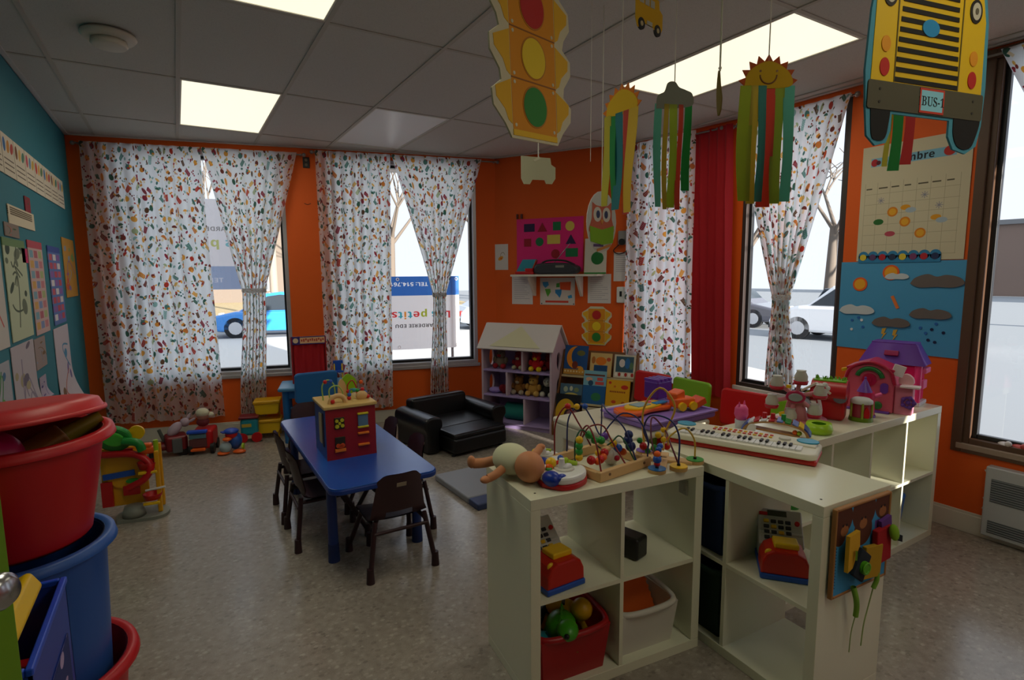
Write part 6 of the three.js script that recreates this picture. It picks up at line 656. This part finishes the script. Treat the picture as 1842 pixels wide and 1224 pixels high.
{ const t = thing('weather_board', 'sky blue board with suns and clouds', 'poster', at(RT2, 1.235, 1.295, 0.004), RT2.ry); const W = 0.725, H = 0.57; part(t, 'board', M('#4a9ccc', { roughness: 0.5 }), B(W, H, 0.005)); const z = 0.0045, cl = M('#6e6460', { roughness: 0.9 }), wc = M('#c9d2d8', { roughness: 0.9 });
  const sunp = (x, y, r) => { const s = part(t, 'sun_shape', M('#e8601c'), Cy(r, r, 0.003, [x, y, z], [Math.PI / 2, 0, 0], 28)); part(s, 'sun_face', M('#f0a81c'), Cy(r * 0.76, r * 0.76, 0.005, [x, y, z], [Math.PI / 2, 0, 0], 28)); }; sunp(-0.235, 0.14, 0.045); sunp(-0.055, 0.215, 0.048);
  let cz = 0.002; const cloud = (m, x, y, k = 1) => part(t, 'cloud_shape', m, Ex(Spl([[-0.11, -0.01], [-0.07, -0.028], [0, -0.025], [0.07, -0.026], [0.11, -0.008], [0.09, 0.02], [0.04, 0.032], [0.0, 0.024], [-0.04, 0.036], [-0.09, 0.018]].map(([a, b]) => [a * k, b * k])), 0.003, [x, y, z + (cz += 0.0008)])); cloud(wc, -0.02, 0.19, 0.62); cloud(cl, 0.195, 0.16, 1.25); cloud(wc, -0.245, -0.03); cloud(cl, 0.175, -0.035); cloud(cl, -0.035, -0.10);
  part(t, 'orange_arrow', M('#e87a34'), B(0.018, 0.085, 0.003, [-0.02, 0.03, z], [0, 0, 0.45])); part(t, 'lightning', M('#d8a83a'), Ex(Shp([[-0.012, 0.03], [0.012, 0.035], [0.0, 0.0], [0.014, 0.004], [-0.014, -0.04], [-0.004, -0.006], [-0.016, -0.004]]), 0.003, [-0.07, -0.17, z]), Ex(Shp([[-0.012, 0.03], [0.012, 0.035], [0.0, 0.0], [0.014, 0.004], [-0.014, -0.04], [-0.004, -0.006], [-0.016, -0.004]]), 0.003, [-0.005, -0.175, z]));
  const drop = (m, a) => a.forEach(([x, y]) => part(t, 'drop_shape', m, Cy(0.009, 0.009, 0.003, [x, y, z], [Math.PI / 2, 0, 0], 10))); drop(M('#2a6ab8'), [[-0.27, -0.10], [-0.2, -0.14], [-0.23, -0.08], [0.13, -0.12], [0.16, -0.15], [0.21, -0.09]]); drop(M('#e4e8ec'), [[-0.21, -0.095], [-0.27, -0.16]]); drop(M('#10204a'), [[0.19, -0.125], [0.175, -0.19], [0.25, -0.14], [0.21, -0.2]]); }
{ const t = thing('wall_heater', 'white wall convector heater low on the orange wall', 'heater', at(RT2, 2.01, 0.235), RT2.ry); const m = M('#b9bcbe', { roughness: 0.4 }); part(t, 'case', m, B(0.5, 0.40, 0.06, [0, 0, 0.03], undefined, 0.008)); for (const [y, h] of [[0.07, 0.13], [-0.14, 0.07]]) { const g = part(t, 'grille', M('#5a6064'), B(0.44, h, 0.006, [0.0, y, 0.06])); for (let i = 0; i < Math.round(h / 0.013); i++) part(g, 'louver', M('#8b9094'), B(0.44, 0.004, 0.006, [0, y - h / 2 + 0.008 + i * 0.013, 0.063])); } }
single('paint_chips', 'ragged white paint edge beside the wall heater', 'paint patch', M('#d6cfc4'), Array.from({ length: 7 }, (_, i) => B(rr(0.012, 0.03), rr(0.012, 0.03), 0.002, [rr(-0.006, 0.006), -0.17 + i * 0.055, 0], [0, 0, rr(0, 2)])), at(RT2, 1.752, 0.235, 0.002), RT2.ry);
for (const [s, c, l] of [[1.80, '#d8d4d0', 'small white toy figure on the deep window sill'], [1.86, '#b8463c', 'small red toy figure on the deep window sill'], [1.93, '#c9a38c', 'small tan toy figure on the deep window sill']]) { const t = thing('sill_toy', l, 'toy', at(RT2, s, 0.526, -0.04), RT2.ry + s * 3, 'toys on the deep window sill'); part(t, 'body', M(c), Sp(0.03, [0, 0.022, 0], [1.5, 0.75, 1])); part(t, 'head', M(c), Sp(0.016, [0.04, 0.04, 0])); }

// ---------- things hanging from the ceiling ----------
const line = (t, p, len, x = 0, z = 0) => part(t, 'string', cord, Rod([x, p, z], [x, p + len, z], 0.0022, 6));
{ const t = trafficLight('hanging_traffic_light', 'large paper traffic light hanging from the ceiling', [0.925, 2.145, -1.41], 19 * DEG, 0.46, 0.06); const s = 0.46; part(t, 'string', cord, Rod([0.0, 0.5, 0], [0.0, (HC - 2.145) / s, 0], 0.004, 6)); }
const BUSP = [1.69, 1.918, -0.725];
{ const t = thing('hanging_school_bus', 'large yellow paper bus front marked BUS-1 hanging up high', 'bus sign', BUSP, -11.8 * DEG); t.scale.setScalar(0.9); t.rotation.order = 'YXZ';
  const cut = [[-0.235, 0.0], [-0.225, -0.07], [-0.19, -0.095], [-0.15, -0.085], [-0.135, -0.05], [-0.135, -0.005], [0.1, -0.005], [0.10, -0.05], [0.125, -0.085], [0.18, -0.095], [0.225, -0.07], [0.24, -0.01], [0.245, 0.1], [0.235, 0.28], [0.2, 0.43], [0.12, 0.5], [-0.12, 0.5], [-0.2, 0.43], [-0.235, 0.26], [-0.245, 0.1]];
  part(t, 'backing', M('#4a97ac', { roughness: 0.8 }), Ex(Shp(cut), 0.006)); part(t, 'tire', M('#1c1a18', { roughness: 0.9 }), Ex(Spl([[-0.22, 0.02], [-0.21, -0.065], [-0.19, -0.08], [-0.16, -0.075], [-0.148, -0.04], [-0.15, 0.02]]), 0.010), Ex(Spl([[0.115, 0.02], [0.118, -0.04], [0.14, -0.075], [0.18, -0.082], [0.21, -0.06], [0.225, 0.02]]), 0.010)); part(t, 'bumper', M('#55503c', { roughness: 0.8 }), Ex(RRect(0.468, 0.075, 0.008, 0, 0.04), 0.012)); part(t, 'body_paint', M('#e6bd0c', { roughness: 0.6 }), Ex(Shp([[-0.225, 0.078], [0.225, 0.078], [0.22, 0.28], [0.185, 0.42], [-0.185, 0.42], [-0.22, 0.28]]), 0.009));
  for (let i = 0; i < 11; i++) part(t, 'grille_stripe', M('#171510', { roughness: 0.8 }), B(0.256 - i * 0.004, 0.0125, 0.012, [-0.01, 0.087 + i * 0.0265, 0])); part(t, 'grille_edge', M('#6a5c20'), B(0.004, 0.32, 0.012, [-0.138, 0.24, 0]), B(0.004, 0.32, 0.012, [0.12, 0.24, 0])); part(t, 'blue_badge', M('#2a8fc4'), Ex(Ell(0.034, 0.023, -0.01, 0.235), 0.015));
  for (const x of [-1, 1]) { const a = part(t, 'lamp', M('#c2281c'), Ex(Ell(0.018, 0.024, x * 0.178, 0.115), 0.013)); part(t, 'lamp', M('#e89a1c'), Ex(Ell(0.017, 0.021, x * 0.178, 0.175), 0.013)); const h = part(t, 'headlight', M('#2a2620'), Ex(Ell(0.026, 0.033, x * 0.172, 0.305), 0.013)); part(h, 'headlight_glass', M('#cfc8b0'), Ex(Ell(0.018, 0.024, x * 0.172, 0.305), 0.015)); part(h, 'headlight_eye', M('#6a6450'), Ex(Ell(0.007, 0.009, x * 0.172, 0.305), 0.017)); for (const y of [0.022, 0.056]) part(t, 'bolt', M('#2c281c'), Cy(0.004, 0.004, 0.014, [x * 0.19, y, 0], [Math.PI / 2, 0, 0], 8)); }
  part(t, 'number_plate', sheetMat(canvasTex(256, 160, (g, w, h) => { g.fillStyle = '#c8402c'; g.fillRect(0, 0, w, h); g.fillStyle = '#8fd0e0'; g.fillRect(14, 14, w - 28, h - 28); g.fillStyle = '#10161c'; g.font = 'bold 84px serif'; g.fillText('BUS-1', 18, 112); })), B(0.1, 0.068, 0.016, [0.015, 0.04, 0])); line(t, 0.5, (HC - BUSP[1]) / 0.9 - 0.5); }
function miniBus(label, p, ry, col, k, detail) { const t = thing('paper_bus', label, 'paper bus', p, ry, 'small hanging paper buses'); t.scale.setScalar(k); part(t, 'body', M(col, { roughness: 0.85 }), Ex(Shp([[-0.1, -0.045], [-0.085, -0.075], [-0.05, -0.075], [-0.035, -0.05], [0.035, -0.05], [0.045, -0.07], [0.08, -0.07], [0.1, -0.04], [0.1, 0.02], [0.075, 0.035], [0.07, 0.07], [-0.1, 0.075]]), 0.004)); if (detail) { part(t, 'wheel', M('#1a1814'), Cy(0.024, 0.024, 0.008, [-0.06, -0.058, 0], [Math.PI / 2, 0, 0]), Cy(0.024, 0.024, 0.008, [0.062, -0.055, 0], [Math.PI / 2, 0, 0])); part(t, 'wheel_hub', M('#c9b98a'), Cy(0.01, 0.01, 0.011, [-0.06, -0.058, 0], [Math.PI / 2, 0, 0]), Cy(0.01, 0.01, 0.011, [0.062, -0.055, 0], [Math.PI / 2, 0, 0])); part(t, 'window', M('#b8b8a8'), B(0.03, 0.03, 0.007, [-0.06, 0.04, 0]), B(0.03, 0.03, 0.007, [-0.02, 0.04, 0]), B(0.03, 0.03, 0.007, [0.02, 0.04, 0]), B(0.04, 0.016, 0.007, [0, -0.042, 0])); part(t, 'red_lamp', M('#b81c18'), Cy(0.009, 0.009, 0.008, [-0.085, 0.06, 0], [Math.PI / 2, 0, 0])); } else part(t, 'tape', M('#e2e0c4'), B(0.04, 0.014, 0.008, [-0.01, 0.06, 0], [0, 0, 0.5])); part(t, 'string', cord, Rod([0, 0.07, 0], [0, (HC - p[1]) / k, 0], 0.003, 6)); }
miniBus('small yellow paper bus at the top edge of the photo', [1.53, 2.452, -1.562], 12 * DEG, '#d8a810', 0.85, true); miniBus('blank pale paper bus hanging below the traffic light', [1.492, 2.0, -2.227], -15 * DEG, '#cfcfae', 0.85, false);
{ const t = thing('paper_owl', 'oval paper owl holding a green book on a string', 'paper owl', [1.729, 1.757, -2.049], 2 * DEG); part(t, 'card', M('#dfe2de', { roughness: 0.85 }), Ex(Ell(0.092, 0.143), 0.004)); part(t, 'body', M('#d8735a', { roughness: 0.85 }), Ex(Spl([[-0.06, 0.09], [-0.03, 0.075], [0.03, 0.075], [0.06, 0.09], [0.062, 0.02], [0.07, -0.05], [-0.07, -0.05], [-0.062, 0.02]]), 0.006)); part(t, 'eye_white', M('#e9e4d8'), Ex(Ell(0.025, 0.034, -0.028, 0.035), 0.008), Ex(Ell(0.025, 0.034, 0.028, 0.035), 0.008)); part(t, 'pupil', M('#2a3a66'), Ex(Ell(0.011, 0.018, -0.025, 0.035), 0.010), Ex(Ell(0.011, 0.018, 0.025, 0.035), 0.010)); part(t, 'book', M('#8fc42c', { roughness: 0.85 }), Ex(Shp([[-0.075, -0.02], [0, -0.035], [0.075, -0.015], [0.07, -0.095], [0, -0.105], [-0.068, -0.09]]), 0.011)); part(t, 'beak', M('#e8a03a'), Ex(Shp([[-0.01, 0.012], [0.01, 0.012], [0, -0.012]]), 0.010)); part(t, 'pencil', M('#d8902c'), B(0.09, 0.012, 0.009, [0.015, -0.118, 0], [0, 0, 0.3])); part(t, 'purple_mark', M('#5a3a7a'), B(0.06, 0.012, 0.008, [-0.02, -0.108, 0])); line(t, 0.14, HC - 1.757 - 0.14); }
function streamer(name, label, p, ry, head, strips, len) {
  const t = thing(name, label, 'paper streamer', p, ry, 'hanging paper streamers'); head(t); const crepe = c => M(c, { roughness: 0.95, transmission: 0.5 });
  strips.forEach(([x, w, c, l, dz = 0, y0 = 0]) => { const g = new THREE.BoxGeometry(w, l, 0.0015, 3, 18, 1), q = g.attributes.position, ph = rnd() * 6; for (let i = 0; i < q.count; i++) { const v = 0.5 - q.getY(i) / l; q.setZ(i, q.getZ(i) + Math.sin(v * 4 + ph) * 0.012 * v + dz * v); q.setX(i, q.getX(i) * (1 - 0.25 * Math.sin(v * 3 + ph) * v) + Math.sin(v * 2.2 + ph) * 0.008 * v); } g.computeVertexNormals(); part(t, 'paper_strip', crepe(c), X(g, [x, y0 - l / 2, (w * 97 % 1) * 0.004])); }); return t;
}
const raySun = (r, n) => { const p = []; for (let i = 0; i <= n * 2; i++) { const a = Math.PI * i / (n * 2), k = i % 2 ? r * 1.28 : r; p.push([Math.cos(a) * k, Math.sin(a) * k]); } return Shp(p); };
{ const t = streamer('sun_streamer', 'smiling paper sun streamer in front of the long light', [1.883, 2.19, -1.318], -31 * DEG, t => { part(t, 'sun_rays', M('#b8501a', { roughness: 0.85 }), Ex(raySun(0.085, 9), 0.004)); part(t, 'sun_face', M('#c9a012', { roughness: 0.85 }), Ex(Spl([[-0.085, 0], [-0.07, 0.05], [0, 0.084], [0.07, 0.05], [0.085, 0], [0, -0.01]]), 0.007)); part(t, 'smile', M('#7a4c0c'), To(0.03, 0.003, [0, 0.036, 0.0035], [0, 0, Math.PI], Math.PI), Cy(0.004, 0.004, 0.009, [-0.03, 0.05, 0], [Math.PI / 2, 0, 0]), Cy(0.004, 0.004, 0.009, [0.03, 0.05, 0], [Math.PI / 2, 0, 0])); line(t, 0.075, HC - 2.19 - 0.075); }, [[-0.075, 0.05, '#bccb40', 0.41], [-0.045, 0.03, '#e0cc50', 0.42], [-0.02, 0.03, '#55aaa4', 0.41], [0.008, 0.042, '#e8604a', 0.43], [0.045, 0.035, '#b0c448', 0.42], [0.078, 0.042, '#78ccba', 0.41]], 0.4); }
{ const t = streamer('cloud_streamer', 'grey paper cloud streamer with green ribbons', [1.825, 2.215, -1.708], -20 * DEG, t => { part(t, 'cloud', M('#8b8f84', { roughness: 0.9 }), Ex(Spl([[-0.08, -0.02], [-0.075, 0.03], [-0.045, 0.05], [-0.03, 0.085], [0.0, 0.09], [0.02, 0.07], [0.05, 0.06], [0.08, 0.045], [0.08, -0.0], [0, -0.015]]), 0.004)); line(t, 0.085, HC - 2.215 - 0.085); }, [[-0.07, 0.032, '#78ccba', 0.42], [-0.035, 0.02, '#d0be48', 0.43], [-0.005, 0.036, '#bcd048', 0.42], [0.03, 0.02, '#e0624a', 0.43, 0, 0.0], [0.065, 0.032, '#2cae5c', 0.36, 0, 0.01]], 0.4); }
{ const t = streamer('yellow_streamer', 'yellow paper sun streamer seen almost edge-on', [1.56, 2.155, -1.735], -88 * DEG, t => { part(t, 'sun_rays', M('#e07a1c', { roughness: 0.85 }), Ex(raySun(0.085, 9), 0.004)); part(t, 'sun_face', M('#e0b41a', { roughness: 0.85 }), Ex(Spl([[-0.085, 0], [-0.07, 0.05], [0, 0.084], [0.07, 0.05], [0.085, 0], [0, -0.01]]), 0.007)); line(t, 0.085, HC - 2.155 - 0.085); }, [[-0.075, 0.04, '#d4cc48', 0.36], [-0.045, 0.035, '#2aa85c', 0.37], [-0.01, 0.04, '#3498a0', 0.38], [0.03, 0.03, '#d85848', 0.40], [0.07, 0.05, '#ecd048', 0.40, 0.03]], 0.4); }
{ streamer('ribbon_streamer', 'green and red ribbons hanging behind the paper bus', [2.16, 2.20, -0.99], -40 * DEG, t => { part(t, 'card', M('#c9a012', { roughness: 0.85 }), Ex(raySun(0.07, 7), 0.004)); line(t, 0.07, HC - 2.20 - 0.07); }, [[-0.042, 0.014, '#d0c84a', 0.32], [-0.022, 0.036, '#28a04a', 0.335], [0.016, 0.034, '#d03c3c', 0.315]], 0.3); }
{ const t = thing('paper_tag', 'thin brown paper shape edge-on on a white string', 'paper shape', [1.728, 2.16, -1.404], 60 * DEG); part(t, 'card', M('#7a6a34', { roughness: 0.9 }), Ex(Spl([[-0.02, -0.06], [0.0, -0.075], [0.015, -0.03], [0.02, 0.03], [0.008, 0.085], [-0.008, 0.03], [-0.025, -0.02]]), 0.006)); part(t, 'string', M('#cfd0b8'), Rod([0, 0.08, 0], [0.004, HC - 2.16, 0], 0.0035, 6)); part(t, 'knot', cord, Sp(0.006, [0, 0.09, 0])); }
single('fishing_line', 'thin clear line hanging beside the paper owl', 'string', cord, Rod([0, 0, 0], [0, 0.7, 0], 0.0012, 6), [1.62, HC - 0.7, -2.0]);

scene.traverse(o => { if (o.isMesh) { o.castShadow = true; o.receiveShadow = true; } });
scene.updateMatrixWorld(true);
renderer.render(scene, camera);
